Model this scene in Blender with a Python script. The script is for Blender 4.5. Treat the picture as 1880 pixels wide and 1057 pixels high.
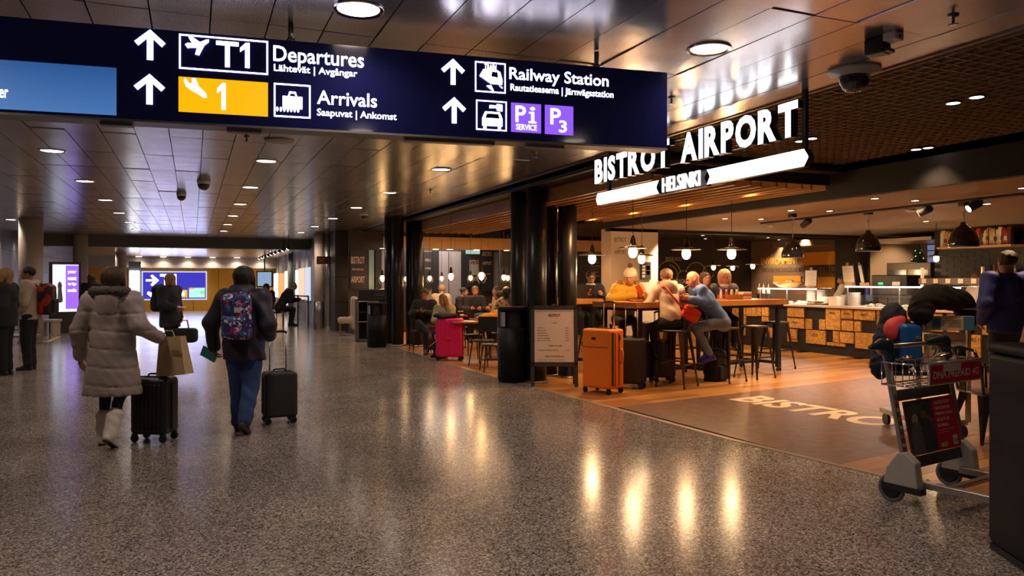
import bpy, math, random
import numpy as np
from mathutils import Vector, Matrix
random.seed(4); PI=math.pi; R_=math.radians
for o in list(bpy.data.objects): bpy.data.objects.remove(o)
SC=bpy.context.scene; COL=SC.collection

# ---------------- camera, world, exposure ----------------
CZ=1.5; FPX=1400.0; YAW=math.atan(585/1400)
cd=bpy.data.cameras.new('camera'); cam=bpy.data.objects.new('camera',cd); COL.objects.link(cam)
cd.sensor_width=36; cd.lens=36*FPX/1880; cd.shift_y=-12.5/1880; cd.clip_start=.05; cd.clip_end=200
cam.location=(0,0,CZ); cam.rotation_euler=(PI/2,0,-YAW); SC.camera=cam
w=bpy.data.worlds.new('world'); SC.world=w; w.use_nodes=True
w.node_tree.nodes['Background'].inputs[0].default_value=(.60,.50,.44,1); w.node_tree.nodes['Background'].inputs[1].default_value=.06
SC.view_settings.view_transform='Standard'; SC.view_settings.look='None'; SC.view_settings.gamma=1
SC.view_settings.exposure=0.12; SC.view_settings.use_curve_mapping=False
DOWN_W=62.0   # corridor downlights
PEND_W=21.0   # bistro pendants
SPOT_W=150.0   # bistro recessed spots
WARM=(1,.56,.25); BEIGE=(1,.78,.62)

# ---------------- measuring helpers: a picture point -> a place in the hall ----------------
Fv=Vector((math.sin(YAW),math.cos(YAW),0)); Rv=Vector((math.cos(YAW),-math.sin(YAW),0)); C0=Vector((0,0,CZ))
def ray(x,y): return Fv+Rv*((x-940)/FPX)+Vector((0,0,(516-y)/FPX))
def G(x,y,z=0): d=ray(x,y); return C0+d*((z-CZ)/d.z)
def AX(x,y,X): d=ray(x,y); return C0+d*(X/d.x)
def AY(x,y,Y): d=ray(x,y); return C0+d*(Y/d.y)
def AD(x,y,D): return C0+ray(x,y)*D
def FL(x,D): p=AD(x,516,D); return Vector((p.x,p.y,0))
def rzf(v): return math.atan2(-v[0],v[1])       # heading that turns local +Y to v
RZ_AWAY=-YAW; RZ_CAM=PI-YAW; RZ_LEFT=PI/2-YAW; RZ_RIGHT=-PI/2-YAW

# ---------------- materials ----------------
MC={}
def mat(name,col,rough=.6,metal=0,em=None,es=0,bump=0,bs=60,var=0,vs=8,spec=.5,coat=0,alpha=1,trans=0,stretch=None):
    if name in MC: return MC[name]
    m=bpy.data.materials.new(name); m.use_nodes=True; nt=m.node_tree; n=nt.nodes; l=nt.links
    b=n['Principled BSDF']; I=b.inputs
    I['Base Color'].default_value=(*col,1); I['Roughness'].default_value=rough; I['Metallic'].default_value=metal
    I['Specular IOR Level'].default_value=spec; I['Coat Weight'].default_value=coat; I['Alpha'].default_value=alpha
    I['Transmission Weight'].default_value=trans
    if em: I['Emission Color'].default_value=(*em,1); I['Emission Strength'].default_value=es
    if bump or var:
        tc=n.new('ShaderNodeTexCoord'); src=tc.outputs['Object']
        if stretch:
            mp=n.new('ShaderNodeMapping'); mp.inputs['Scale'].default_value=stretch; l.new(src,mp.inputs[0]); src=mp.outputs[0]
    if var:
        t=n.new('ShaderNodeTexNoise'); t.inputs['Scale'].default_value=vs; t.inputs['Detail'].default_value=4; l.new(src,t.inputs[0])
        mx=n.new('ShaderNodeMix'); mx.data_type='RGBA'; l.new(t.outputs[0],mx.inputs[0])
        mx.inputs[6].default_value=(*[c*(1-var) for c in col],1); mx.inputs[7].default_value=(*[min(1,c*(1+var)) for c in col],1)
        l.new(mx.outputs[2],I['Base Color'])
    if bump:
        t=n.new('ShaderNodeTexNoise'); t.inputs['Scale'].default_value=bs; l.new(src,t.inputs[0])
        bp=n.new('ShaderNodeBump'); bp.inputs['Strength'].default_value=bump; bp.inputs['Distance'].default_value=.01
        l.new(t.outputs[0],bp.inputs['Height']); l.new(bp.outputs[0],I['Normal'])
    MC[name]=m; return m
def ramp(n,pts,const=True):
    r=n.new('ShaderNodeValToRGB'); r.color_ramp.interpolation='CONSTANT' if const else 'LINEAR'
    e=r.color_ramp.elements
    while len(e)<len(pts): e.new(.5)
    for k,(p,c) in enumerate(pts): e[k].position=p; e[k].color=(*c,1)
    return r
def patchmat(name,pts,scale=20,rough=.7,bump=.2,kind='VOR',const=True,distort=.0,stretch=None,metal=0):
    """colours by voronoi cell or noise value"""
    if name in MC: return MC[name]
    m=bpy.data.materials.new(name); m.use_nodes=True; nt=m.node_tree; n=nt.nodes; l=nt.links; b=n['Principled BSDF']
    tc=n.new('ShaderNodeTexCoord'); src=tc.outputs['Object']
    if stretch:
        mp=n.new('ShaderNodeMapping'); mp.inputs['Scale'].default_value=stretch; l.new(src,mp.inputs[0]); src=mp.outputs[0]
    if distort:
        nz=n.new('ShaderNodeTexNoise'); nz.inputs['Scale'].default_value=scale*.7; l.new(src,nz.inputs[0])
        mx=n.new('ShaderNodeMix'); mx.data_type='RGBA'; mx.inputs[0].default_value=distort; l.new(src,mx.inputs[6]); l.new(nz.outputs[1],mx.inputs[7]); src=mx.outputs[2]
    if kind=='VOR':
        t=n.new('ShaderNodeTexVoronoi'); t.inputs['Scale'].default_value=scale; l.new(src,t.inputs[0])
        sp=n.new('ShaderNodeSeparateColor'); l.new(t.outputs['Color'],sp.inputs[0]); f=sp.outputs[0]
    else:
        t=n.new('ShaderNodeTexNoise'); t.inputs['Scale'].default_value=scale; t.inputs['Detail'].default_value=5; l.new(src,t.inputs[0]); f=t.outputs[0]
    r=ramp(n,pts,const); l.new(f,r.inputs[0]); l.new(r.outputs[0],b.inputs['Base Color'])
    b.inputs['Roughness'].default_value=rough; b.inputs['Metallic'].default_value=metal
    if bump:
        bp=n.new('ShaderNodeBump'); bp.inputs['Strength'].default_value=bump; bp.inputs['Distance'].default_value=.005
        l.new(f,bp.inputs['Height']); l.new(bp.outputs[0],b.inputs['Normal'])
    MC[name]=m; return m
def emit(name,col,s):
    if name in MC: return MC[name]
    m=mat(name,(.02,.02,.02),.5,em=col,es=s); return m

def M_terrazzo():
    m=bpy.data.materials.new('terrazzo'); m.use_nodes=True; n=m.node_tree.nodes; l=m.node_tree.links; b=n['Principled BSDF']
    tc=n.new('ShaderNodeTexCoord')
    v=n.new('ShaderNodeTexVoronoi'); v.inputs['Scale'].default_value=100; l.new(tc.outputs['Object'],v.inputs[0])
    sp=n.new('ShaderNodeSeparateColor'); l.new(v.outputs['Color'],sp.inputs[0])
    r=ramp(n,[(0,(.05,.042,.038)),(.16,(.16,.138,.125)),(.4,(.28,.24,.215)),(.68,(.40,.345,.305)),(.88,(.60,.53,.47))]); l.new(sp.outputs[0],r.inputs[0])
    t=n.new('ShaderNodeTexNoise'); t.inputs['Scale'].default_value=1.1; t.inputs['Detail'].default_value=6; l.new(tc.outputs['Object'],t.inputs[0])
    rr=ramp(n,[(.3,(.78,.78,.78)),(.7,(1.1,1.1,1.1))],False); l.new(t.outputs[0],rr.inputs[0])
    mx=n.new('ShaderNodeMix'); mx.data_type='RGBA'; mx.blend_type='MULTIPLY'; mx.inputs[0].default_value=1
    l.new(r.outputs[0],mx.inputs[6]); l.new(rr.outputs[0],mx.inputs[7]); l.new(mx.outputs[2],b.inputs['Base Color'])
    r2=ramp(n,[(.3,(.165,)*3),(.75,(.20,)*3)],False); l.new(t.outputs[0],r2.inputs[0]); l.new(r2.outputs[0],b.inputs['Roughness'])
    b.inputs['Specular IOR Level'].default_value=.55
    MC['terrazzo']=m; return m
def M_panel():
    """perforated aluminium ceiling panel: fine holes darken it, soft dents bend the reflections"""
    m=bpy.data.materials.new('perforated_aluminium'); m.use_nodes=True; n=m.node_tree.nodes; l=m.node_tree.links; b=n['Principled BSDF']
    g=n.new('ShaderNodeNewGeometry')
    v=n.new('ShaderNodeTexVoronoi'); v.inputs['Scale'].default_value=105; v.inputs['Randomness'].default_value=0; l.new(g.outputs['Position'],v.inputs[0])
    r=ramp(n,[(0,(.06,.055,.055)),(.26,(.43,.40,.40))]); l.new(v.outputs['Distance'],r.inputs[0]); l.new(r.outputs[0],b.inputs['Base Color'])
    t=n.new('ShaderNodeTexNoise'); t.inputs['Scale'].default_value=2.2; t.inputs['Detail'].default_value=1; l.new(g.outputs['Position'],t.inputs[0])
    bp=n.new('ShaderNodeBump'); bp.inputs['Strength'].default_value=.35; bp.inputs['Distance'].default_value=.012
    l.new(t.outputs[0],bp.inputs['Height']); l.new(bp.outputs[0],b.inputs['Normal'])
    b.inputs['Metallic'].default_value=.8; b.inputs['Roughness'].default_value=.23
    MC['panel']=m; return m

# ---------------- mesh building ----------------
class MB:
    def __init__(s): s.v=[]; s.f=[]
    def add(s,vs,fs):
        k=len(s.v); s.v+= [tuple(p) for p in vs]; s.f+=[tuple(i+k for i in f) for f in fs]; return s
    def box(s,c,d,rz=0,M=None):
        x,y,z=[q/2 for q in d]; P=[Vector((a*x,b*y,e*z)) for e in(-1,1) for b in(-1,1) for a in(-1,1)]
        if rz: P=[Matrix.Rotation(rz,3,'Z')@p for p in P]
        if M: P=[M@p for p in P]
        P=[p+Vector(c) for p in P]
        return s.add(P,[(0,2,3,1),(4,5,7,6),(0,1,5,4),(2,6,7,3),(0,4,6,2),(1,3,7,5)])
    def bb(s,a,b): return s.box([(p+q)/2 for p,q in zip(a,b)],[abs(q-p) for p,q in zip(a,b)])
    def tube(s,pts,r,n=8,cap=True,closed=False):
        pts=[Vector(p) for p in pts]; rr=r if isinstance(r,(list,tuple)) else [r]*len(pts); V=[]; N=len(pts); up=None
        for i,p in enumerate(pts):
            if closed: t=(pts[(i+1)%N]-pts[i-1])
            else: t=(pts[min(i+1,N-1)]-pts[max(i-1,0)])
            t.normalize()
            if up is None: up=Vector((0,0,1)) if abs(t.z)<.9 else Vector((1,0,0))
            a=t.cross(up); 
            if a.length<1e-4: a=t.cross(Vector((0,1,0)))
            a.normalize(); b=a.cross(t).normalized(); up=b
            for k in range(n):
                q=2*PI*k/n; V.append(p+(a*math.cos(q)+b*math.sin(q))*rr[i])
        F=[]
        for i in range(N if closed else N-1):
            j=(i+1)%N
            for k in range(n): F.append((i*n+k,i*n+(k+1)%n,j*n+(k+1)%n,j*n+k))
        if cap and not closed: F+= [tuple(range(n-1,-1,-1)),tuple(range((N-1)*n,N*n))]
        return s.add(V,F)
    def lathe(s,prof,c=(0,0,0),n=20,M=None):
        V=[];F=[];c=Vector(c)
        for r,z in prof:
            for k in range(n):
                p=Vector((r*math.cos(2*PI*k/n),r*math.sin(2*PI*k/n),z)); V.append((M@p if M else p)+c)
        for i in range(len(prof)-1):
            for k in range(n): F.append((i*n+k,i*n+(k+1)%n,(i+1)*n+(k+1)%n,(i+1)*n+k))
        if prof[0][0]>1e-3: F.append(tuple(range(n-1,-1,-1)))
        if prof[-1][0]>1e-3: F.append(tuple(range((len(prof)-1)*n,len(prof)*n)))
        return s.add(V,F)
    def prism(s,poly,o,ux,uy,th):
        """2-D outline in the plane (o,ux,uy), thick along ux x uy"""
        o=Vector(o);ux=Vector(ux);uy=Vector(uy);n=ux.cross(uy).normalized()*th; N=len(poly)
        V=[o+ux*a+uy*b for a,b in poly]+[o+ux*a+uy*b+n for a,b in poly]
        F=[tuple(range(N-1,-1,-1)),tuple(range(N,2*N))]+[(i,(i+1)%N,N+(i+1)%N,N+i) for i in range(N)]
        return s.add(V,F)
    def mesh(s,name,m,smooth=False):
        me=bpy.data.meshes.new(name); me.from_pydata(s.v,[],s.f); me.update()
        if m: me.materials.append(m)
        if smooth: me.polygons.foreach_set('use_smooth',[True]*len(me.polygons))
        return me
    def ob(s,name,m,parent=None,bev=0,smooth=False,seg=2,loc=None,rz=0):
        o=bpy.data.objects.new(name,s.mesh(name,m,smooth)); COL.objects.link(o)
        if parent: o.parent=parent
        if loc is not None: o.location=loc
        if rz: o.rotation_euler.z=rz
        if bev:
            b=o.modifiers.new('bevel','BEVEL'); b.width=bev; b.segments=seg; b.limit_method='ANGLE'; b.angle_limit=R_(40)
            if seg>1 or smooth: o.data.polygons.foreach_set('use_smooth',[True]*len(o.data.polygons)); wn=o.modifiers.new('wn','WEIGHTED_NORMAL')
        return o
def tag(o,label=None,cat=None,group=None,kind=None):
    if label:o['label']=label
    if cat:o['category']=cat
    if group:o['group']=group
    if kind:o['kind']=kind
    return o
def thing(name,label,cat,loc=(0,0,0),rz=0,group=None):
    o=bpy.data.objects.new(name,None); COL.objects.link(o); o.location=loc; o.rotation_euler=(0,0,rz); o.empty_display_size=.1
    return tag(o,label,cat,group)
def kids(o): return [c for c in COL.objects if c.parent==o]
def copy_tree(o,loc=None,rz=None,label=None,parent=None,_k=None):
    if _k is None:
        _k={}
        for c in COL.objects:
            if c.parent: _k.setdefault(c.parent.name,[]).append(c)
    c=o.copy(); COL.objects.link(c); c.parent=parent
    for ch in _k.get(o.name,[]): copy_tree(ch,parent=c,_k=_k)
    if loc is not None: c.location=loc
    if rz is not None: c.rotation_euler.z=rz
    if label: c['label']=label
    return c
def light(kind,loc,power,col,name,size=.1,rot=None,spot=None,blend=.6,parent=None,sizey=None):
    d=bpy.data.lights.new(name,kind); d.energy=power; d.color=col
    if kind=='SPOT': d.spot_size=R_(spot or 120); d.spot_blend=blend; d.shadow_soft_size=size
    elif kind=='POINT': d.shadow_soft_size=size
    elif kind=='AREA':
        d.size=size
        if sizey: d.shape='RECTANGLE'; d.size_y=sizey
    o=bpy.data.objects.new(name,d); COL.objects.link(o); o.location=loc
    if rot: o.rotation_euler=rot
    if parent: o.parent=parent
    return o

# text: glyphs fitted to a rectangle (origin o, unit axes ux, uy)
_tc={}
def textmesh(s,bold=0.0,res=3):
    k=(s,bold)
    if k in _tc: return _tc[k]
    c=bpy.data.curves.new('t','FONT'); c.body=s; c.size=1; c.resolution_u=res; c.offset=bold; c.fill_mode='FRONT'; c.dimensions='2D'
    o=bpy.data.objects.new('t',c); COL.objects.link(o)
    me=bpy.data.meshes.new_from_object(o.evaluated_get(bpy.context.evaluated_depsgraph_get()))
    V=np.array([v.co[:] for v in me.vertices]); F=[tuple(p.vertices) for p in me.polygons]
    E={}
    for f in F:
        for a,b in zip(f,f[1:]+f[:1]): E[(a,b)]=1
    bd=[e for e in E if (e[1],e[0]) not in E]
    bpy.data.objects.remove(o); bpy.data.curves.remove(c); bpy.data.meshes.remove(me)
    V[:,:2]-=V[:,:2].min(0); mx=V[:,:2].max(0)
    _tc[k]=(V[:,:2]/mx,F,bd,mx[0]/max(mx[1],1e-6)); return _tc[k]
def fit(mb,s,o,ux,uy,w,h,th=0,bold=0.0):
    V,F,bd,_=textmesh(s,bold); o=Vector(o);ux=Vector(ux);uy=Vector(uy); n=ux.cross(uy)
    P=[o+ux*(a*w)+uy*(b*h)+n*th for a,b in V]; mb.add(P,F)
    if th:
        N=len(P); Q=[p-n*th for p in P]; mb.add(P+Q,[(a,N+a,N+b,b) for a,b in bd])
    return mb
class Frame:
    """a vertical plane in the hall: s along ux, t up"""
    def __init__(f,o,ux): f.o=Vector(o); f.ux=Vector(ux).normalized(); f.uy=Vector((0,0,1)); f.n=f.ux.cross(f.uy)
    def hit(f,x,y):
        d=ray(x,y); t=(f.o-C0).dot(f.n)/d.dot(f.n); p=C0+d*t-f.o; return p.dot(f.ux),p.z
    def at(f,s,t,out=0): return f.o+f.ux*s+f.uy*t+f.n*out
    def text(f,mb,s,x0,y0,x1,y1,out=.003,th=0,bold=.0):      # (x0,y0) lower left, (x1,y1) upper right
        a,b=f.hit(x0,y0); c,d=f.hit(x1,y1); fit(mb,s,f.at(a,b,out),f.ux,f.uy,c-a,d-b,th,bold)
    def rect(f,mb,x0,y0,x1,y1,out=.003,th=.002):
        a,b=f.hit(x0,y0); c,d=f.hit(x1,y1); mb.prism([(a,b),(c,b),(c,d),(a,d)],f.at(0,0,out),f.ux,f.uy,th)
    def frame(f,mb,x0,y0,x1,y1,wd=.008,out=.003,th=.002):
        a,b=f.hit(x0,y0); c,d=f.hit(x1,y1)
        for p in ([(a,b),(c,b),(c,b+wd),(a,b+wd)],[(a,d-wd),(c,d-wd),(c,d),(a,d)],[(a,b),(a+wd,b),(a+wd,d),(a,d)],[(c-wd,b),(c,b),(c,d),(c-wd,d)]):
            mb.prism(p,f.at(0,0,out),f.ux,f.uy,th)
    def shape(f,mb,poly,x0,y0,x1,y1,out=.003,th=.002):         # outline in 0..1 fitted to the rectangle
        a,b=f.hit(x0,y0); c,d=f.hit(x1,y1); mb.prism([(a+(c-a)*u,b+(d-b)*v) for u,v in poly],f.at(0,0,out),f.ux,f.uy,th)

# ---------------- signed-distance modelling (people, clothes, bags, food) ----------------
class SDF:
    def __init__(s): s.ops=[]
    def cap(s,a,b,ra,rb,k=.03,flat=None,fn=(0,1,0),sub=False):
        a=np.array(a,float);b=np.array(b,float); m=max(ra,rb)*(max(1,flat or 1)); s.ops.append(('c',a,b,ra,rb,k,flat,np.array(fn,float),sub,np.minimum(a,b)-m,np.maximum(a,b)+m)); return s
    def ell(s,c,r,k=.03,M=None,sub=False):
        c=np.array(c,float); m=max(r); s.ops.append(('e',c,np.array(r,float),None,None,k,M,None,sub,c-m,c+m)); return s
    def box(s,c,h,rd,k=.02,M=None,sub=False):
        c=np.array(c,float); m=float(np.linalg.norm(h)); s.ops.append(('b',c,np.array(h,float),rd,None,k,M,None,sub,c-m,c+m)); return s
    def cut(s,p,n): s.ops.append(('p',np.array(p,float),np.array(n,float),0,0,0,None,None,True,None,None)); return s   # drop what lies on the n side
    def mesh(s,vx,disp=None):
        add=[o for o in s.ops if not o[8]]
        lo=np.min([o[9] for o in add],0)-vx*3; hi=np.max([o[10] for o in add],0)+vx*3
        nx,ny,nz=[int(math.ceil(q)) for q in (hi-lo)/vx]
        ax=[lo[i]+vx*np.arange(n) for i,n in enumerate((nx,ny,nz))]
        D=np.full((nx,ny,nz),9.0,np.float32)
        for (kd,a,b,ra,rb,k,fl,fn,sub,l,h) in s.ops:
            if kd=='p':
                g=(ax[0][:,None,None]-a[0])*b[0]+(ax[1][None,:,None]-a[1])*b[1]+(ax[2][None,None,:]-a[2])*b[2]
                D=np.maximum(D,g.astype(np.float32)); continue
            pad=k+vx*3
            i0=[max(0,int((l[i]-pad-lo[i])/vx)) for i in range(3)]; i1=[min((nx,ny,nz)[i],int((h[i]+pad-lo[i])/vx)+2) for i in range(3)]
            if any(p>=q for p,q in zip(i0,i1)): continue
            sl=tuple(slice(p,q) for p,q in zip(i0,i1))
            X=(ax[0][sl[0]])[:,None,None]; Y=(ax[1][sl[1]])[None,:,None]; Z=(ax[2][sl[2]])[None,None,:]
            if kd=='c':
                px,py,pz=X-a[0]+0*Y+0*Z,Y-a[1]+0*X+0*Z,Z-a[2]+0*X+0*Y
                ba=b-a
                if fl:
                    q=(px*fn[0]+py*fn[1]+pz*fn[2])*(1/fl-1); px=px+q*fn[0];py=py+q*fn[1];pz=pz+q*fn[2]; ba=ba+fn*(ba.dot(fn)*(1/fl-1))
                L=max(ba.dot(ba),1e-9); t=np.clip((px*ba[0]+py*ba[1]+pz*ba[2])/L,0,1)
                d=np.sqrt((px-t*ba[0])**2+(py-t*ba[1])**2+(pz-t*ba[2])**2)-(ra+(rb-ra)*t)
                if fl and fl<1: d=d*fl**.5
            else:
                px,py,pz=X-a[0]+0*Y+0*Z,Y-a[1]+0*X+0*Z,Z-a[2]+0*X+0*Y
                if fl is not None:
                    m=np.array(fl); px,py,pz=[px*m[0][i]+py*m[1][i]+pz*m[2][i] for i in range(3)]
                if kd=='e':
                    k0=np.sqrt((px/b[0])**2+(py/b[1])**2+(pz/b[2])**2); k1=np.sqrt((px/b[0]**2)**2+(py/b[1]**2)**2+(pz/b[2]**2)**2)
                    d=k0*(k0-1)/np.maximum(k1,1e-6)
                else:
                    q=[np.abs(v)-(b[i]-ra) for i,v in enumerate((px,py,pz))]
                    d=np.sqrt(sum(np.maximum(v,0)**2 for v in q))+np.minimum(np.maximum(np.maximum(q[0],q[1]),q[2]),0)-ra
            c=D[sl]
            if sub:
                dd=-d; hh=np.maximum(k-np.abs(c-dd),0)/max(k,1e-6); D[sl]=np.maximum(c,dd)+hh*hh*k/4
            else:
                hh=np.maximum(k-np.abs(c-d),0)/max(k,1e-6); D[sl]=np.minimum(c,d)-hh*hh*k/4
        if disp is not None:
            D=D+disp(ax[0][:,None,None],ax[1][None,:,None],ax[2][None,None,:]).astype(np.float32)
        return nets(D,lo,vx)
def nets(D,lo,vx):
    S=D<0; nx,ny,nz=D.shape
    c=[S[i:nx-1+i,j:ny-1+j,k:nz-1+k] for i in(0,1) for j in(0,1) for k in(0,1)]
    al=c[0].copy(); an=c[0].copy()
    for q in c[1:]: al&=q; an|=q
    cell=an&~al; idx=-np.ones(cell.shape,int); I=np.argwhere(cell); idx[cell]=np.arange(len(I))
    acc=np.zeros((len(I),3)); cnt=np.zeros(len(I)); i,j,k=I.T
    cor=[(a,b,e) for a in(0,1) for b in(0,1) for e in(0,1)]
    for a in range(8):
        for b in range(a+1,8):
            A=cor[a];Bc=cor[b]
            if sum(abs(p-q) for p,q in zip(A,Bc))!=1: continue
            da=D[i+A[0],j+A[1],k+A[2]]; db=D[i+Bc[0],j+Bc[1],k+Bc[2]]; m=(da<0)!=(db<0)
            t=np.where(m,da/np.where(np.abs(da-db)<1e-9,1,da-db),0)
            for ax_ in range(3): acc[:,ax_]+=np.where(m,A[ax_]+t*(Bc[ax_]-A[ax_]),0)
            cnt+=m
    V=(I+acc/np.maximum(cnt,1)[:,None])*vx+lo
    F=[]
    for ax_ in range(3):
        a0=[slice(1,-1)]*3; a0[ax_]=slice(0,-1); a1=list(a0); a1[ax_]=slice(1,None)
        s0=S[tuple(a0)]; s1=S[tuple(a1)]; E=np.argwhere(s0!=s1)
        if not len(E): continue
        flip=s0[tuple(E.T)]
        off=np.ones(3,int); off[ax_]=0; E=E+off; u,v=(ax_+1)%3,(ax_+2)%3
        def g(du,dv):
            e=E.copy(); e[:,u]-=du; e[:,v]-=dv; return idx[e[:,0],e[:,1],e[:,2]]
        q=np.stack([g(1,1),g(0,1),g(0,0),g(1,0)],1); q[~flip]=q[~flip][:,::-1]; F.append(q)
    F=np.concatenate(F) if F else np.zeros((0,4),int)
    return V,F
def vfobj(name,VF,m,parent=None,loc=None,rz=0):
    Vs=[];Fs=[];k=0
    for V,F in VF:
        Vs.append(V);Fs.append(F+k);k+=len(V)
    V=np.concatenate(Vs);F=np.concatenate(Fs)
    me=bpy.data.meshes.new(name); me.vertices.add(len(V)); me.vertices.foreach_set('co',V.astype(np.float32).ravel())
    me.loops.add(len(F)*4); me.loops.foreach_set('vertex_index',F.astype(np.int32).ravel())
    me.polygons.add(len(F)); me.polygons.foreach_set('loop_start',np.arange(0,len(F)*4,4,dtype=np.int32))
    me.update(calc_edges=True); me.polygons.foreach_set('use_smooth',[True]*len(F)); me.materials.append(m)
    o=bpy.data.objects.new(name,me); COL.objects.link(o)
    if parent: o.parent=parent
    if loc is not None: o.location=loc
    if rz: o.rotation_euler.z=rz
    return o
def ORD(i): return ['first','second','third','fourth','fifth','sixth','seventh','eighth','ninth','tenth','eleventh','twelfth','thirteenth','fourteenth'][i]
# ================= THE SETTING =================
H=3.0; XE=4.5                    # corridor ceiling height, the line where the bistro begins
M_terrazzo(); M_panel()
dark=mat('black_paint',(.012,.012,.014),.55); black=mat('satin_black',(.014,.015,.018),.38)
steel=mat('brushed_steel',(.42,.41,.40),.32,1); chrome=mat('chrome',(.7,.7,.7),.12,1); alu=mat('aluminium',(.5,.49,.48),.38,1)
plast=mat('tan_plaster',(.26,.18,.10),.75,var=.1,vs=3)
wood=mat('slat_wood',(.46,.23,.065),.42,var=.3,vs=9,stretch=(6,.4,6)); 
gunmetal=mat('gunmetal',(.11,.10,.09),.35,.9)
# corridor floor
edge=[G(1990,962),G(1880,933),G(1720,896),G(1540,854),G(1340,806),G(1127,749),G(867,680),G(722,635)]
edge=[Vector((e.x,e.y,0)) for e in edge]
b=MB(); pl=[(-11,-4),(5.2,-4)]+[(e.x,e.y) for e in edge]+[(4.25,23.2),(4.25,43),(-11,43)]
b.prism(pl,(0,0,-.06),(1,0,0),(0,1,0),.06); tag(b.ob('floor',MC['terrazzo']),kind='structure')
b=MB(); b.bb((-14,-6,-.16),(22,44,-.061)); tag(b.ob('floor_base',mat('screed',(.06,.05,.045),.8)),kind='structure')
def edge_x(y):
    for p,q in zip(edge,edge[1:]):
        if p.y<=y<=q.y: return p.x+(q.x-p.x)*(y-p.y)/(q.y-p.y)
    return edge[0].x if y<edge[0].y else 4.3
# metal strip between stone and wood
b=MB()
for p,q in zip(edge,edge[1:]):
    d=(q-p); n_=Vector((d.y,-d.x,0)).normalized()*.03
    b.add([p-n_,p+n_,q+n_,q-n_]+[v+Vector((0,0,.005)) for v in (p-n_,p+n_,q+n_,q-n_)],[(3,2,1,0),(4,5,6,7),(0,1,5,4),(2,3,7,6),(1,2,6,5),(3,0,4,7)])
tag(b.ob('trim_1',mat('edge_strip',(.45,.36,.28),.4,.6)),kind='structure')
# bistro wood floor: planks as parts
TA=math.atan2(.95,5.2); ta=Vector((math.cos(TA),math.sin(TA),0)); tb=Vector((-math.sin(TA),math.cos(TA),0))
bf=tag(thing('floor_bistro',None,None),kind='structure'); O=G(1136,747); O.z=0
b=MB(); b.bb((3.9,-3,-.06),(18,24,-.022)); b.ob('subfloor',mat('screed',(.06,.05,.045),.8),bf)
planks=[mat('oak_plank_%s'%n,c,.33,var=.22,vs=14,stretch=(1,14,6),spec=.5) for n,c in (('honey',(.45,.20,.05)),('amber',(.52,.25,.07)),('brown',(.37,.16,.045)),('light',(.58,.30,.10)))]
pm={}
def plank(L,w,m):
    k=(round(L,1),m.name)
    if k not in pm: pm[k]=MB().bb((0,0,-.02),(k[0]-.003,w-.003,0)).mesh('plank',m)
    return pm[k]
rest=MB(); npl=0
def lay(v0,v1,part,w=.145):
    global npl
    v=v0
    while v<v1:
        y0=(O+tb*v).y
        # start of the row on the stone edge
        u=-1.0
        for _ in range(60):
            p=O+ta*u+tb*v
            if p.x>=edge_x(p.y): break
            u+=.05
        first=True
        while True:
            p=O+ta*u+tb*v
            if p.x>(11.3 if part else 15.5): break
            L=random.choice([1.4,1.7,2.0,2.3]) if not first else random.choice([.6,1.1,1.6]); first=False
            if part and npl<296:
                o=bpy.data.objects.new('plank',plank(L,w,random.choice(planks))); COL.objects.link(o); o.parent=bf; o.location=p; o.rotation_euler.z=TA; npl+=1
            else:
                rest.box(p+ta*L/2+tb*w/2+Vector((0,0,-.01)),(L-.003,w-.003,.02),TA)
            u+=L
        v+=w
lay(-.02,4.4,True); lay(-8.2,-3.13,True); lay(4.4,14.5,False)
tag(rest.ob('planks',planks[0],bf),kind='stuff')
# brown mat set into the wood, with the painted word
q=[G(1136,747),G(1618,693),G(1643,831),G(1537,853)]
pA=O; pB=O+ta*9; pD=Vector((G(1537,853).x,G(1537,853).y,0)); pC=pD+ta*9
b=MB(); b.add([pA+Vector((0,0,z)) if False else Vector((p.x,p.y,z)) for z in(-.02,.001) for p in(pD,pC,pB,pA)],[(3,2,1,0),(4,5,6,7),(0,1,5,4),(1,2,6,5),(2,3,7,6),(3,0,4,7)])
mt=b.ob('entrance_mat',patchmat('brown_vinyl',[(.3,(.16,.085,.06)),(.5,(.21,.12,.085)),(.7,(.27,.16,.12))],9,.34,.05,'NOI',False,stretch=(1,1,1))); tag(mt,'reddish brown vinyl mat set into the wooden floor in front of the bistro','mat')
b=MB(); a0=G(1336,733); c0=G(1640,790)
tx=(Vector((c0.x-a0.x,c0.y-a0.y,0))).normalized(); ty=Vector((-tx.y,tx.x,0))
Wt=(Vector((c0.x,c0.y,0))-Vector((a0.x,a0.y,0))).length*7/6.35
fit(b,'BISTROT',Vector((a0.x,a0.y,.001)),tx,ty,Wt,.60,th=.002,bold=.03)
b.ob('painted_letters',mat('cream_paint',(.80,.66,.50),.5),mt)

# corridor ceiling: perforated panels
ceil=tag(thing('ceiling',None,None),kind='structure')
PW,PL=.315,1.34
pan=MB(); 
g=.004; pan.add([(g,g,0),(PW-g,g,0),(PW-g,PL-g,0),(g,PL-g,0),(.0,.0,.03),(PW,0,.03),(PW,PL,.03),(0,PL,.03)],[(3,2,1,0),(0,1,5,4),(1,2,6,5),(2,3,7,6),(3,0,4,7)])
pmesh=pan.mesh('panel',MC['panel']); rest=MB()
for i in range(44):
    for j in range(-3,20):
        x=XE-PW*(i+1); y=1.98+PL*j
        if i<25 and 0<=j<12:
            o=bpy.data.objects.new('panel',pmesh); COL.objects.link(o); o.parent=ceil; o.location=(x,y,H)
            o.rotation_euler=(R_(random.gauss(0,.13)),R_(random.gauss(0,.22)),0)
        else:
            t=R_(random.gauss(0,.2)); rest.add([(x+g,y+g,H),(x+PW-g,y+g,H-PW*t),(x+PW-g,y+PL-g,H-PW*t+.002),(x+g,y+PL-g,H+.002)],[(3,2,1,0)])
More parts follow.
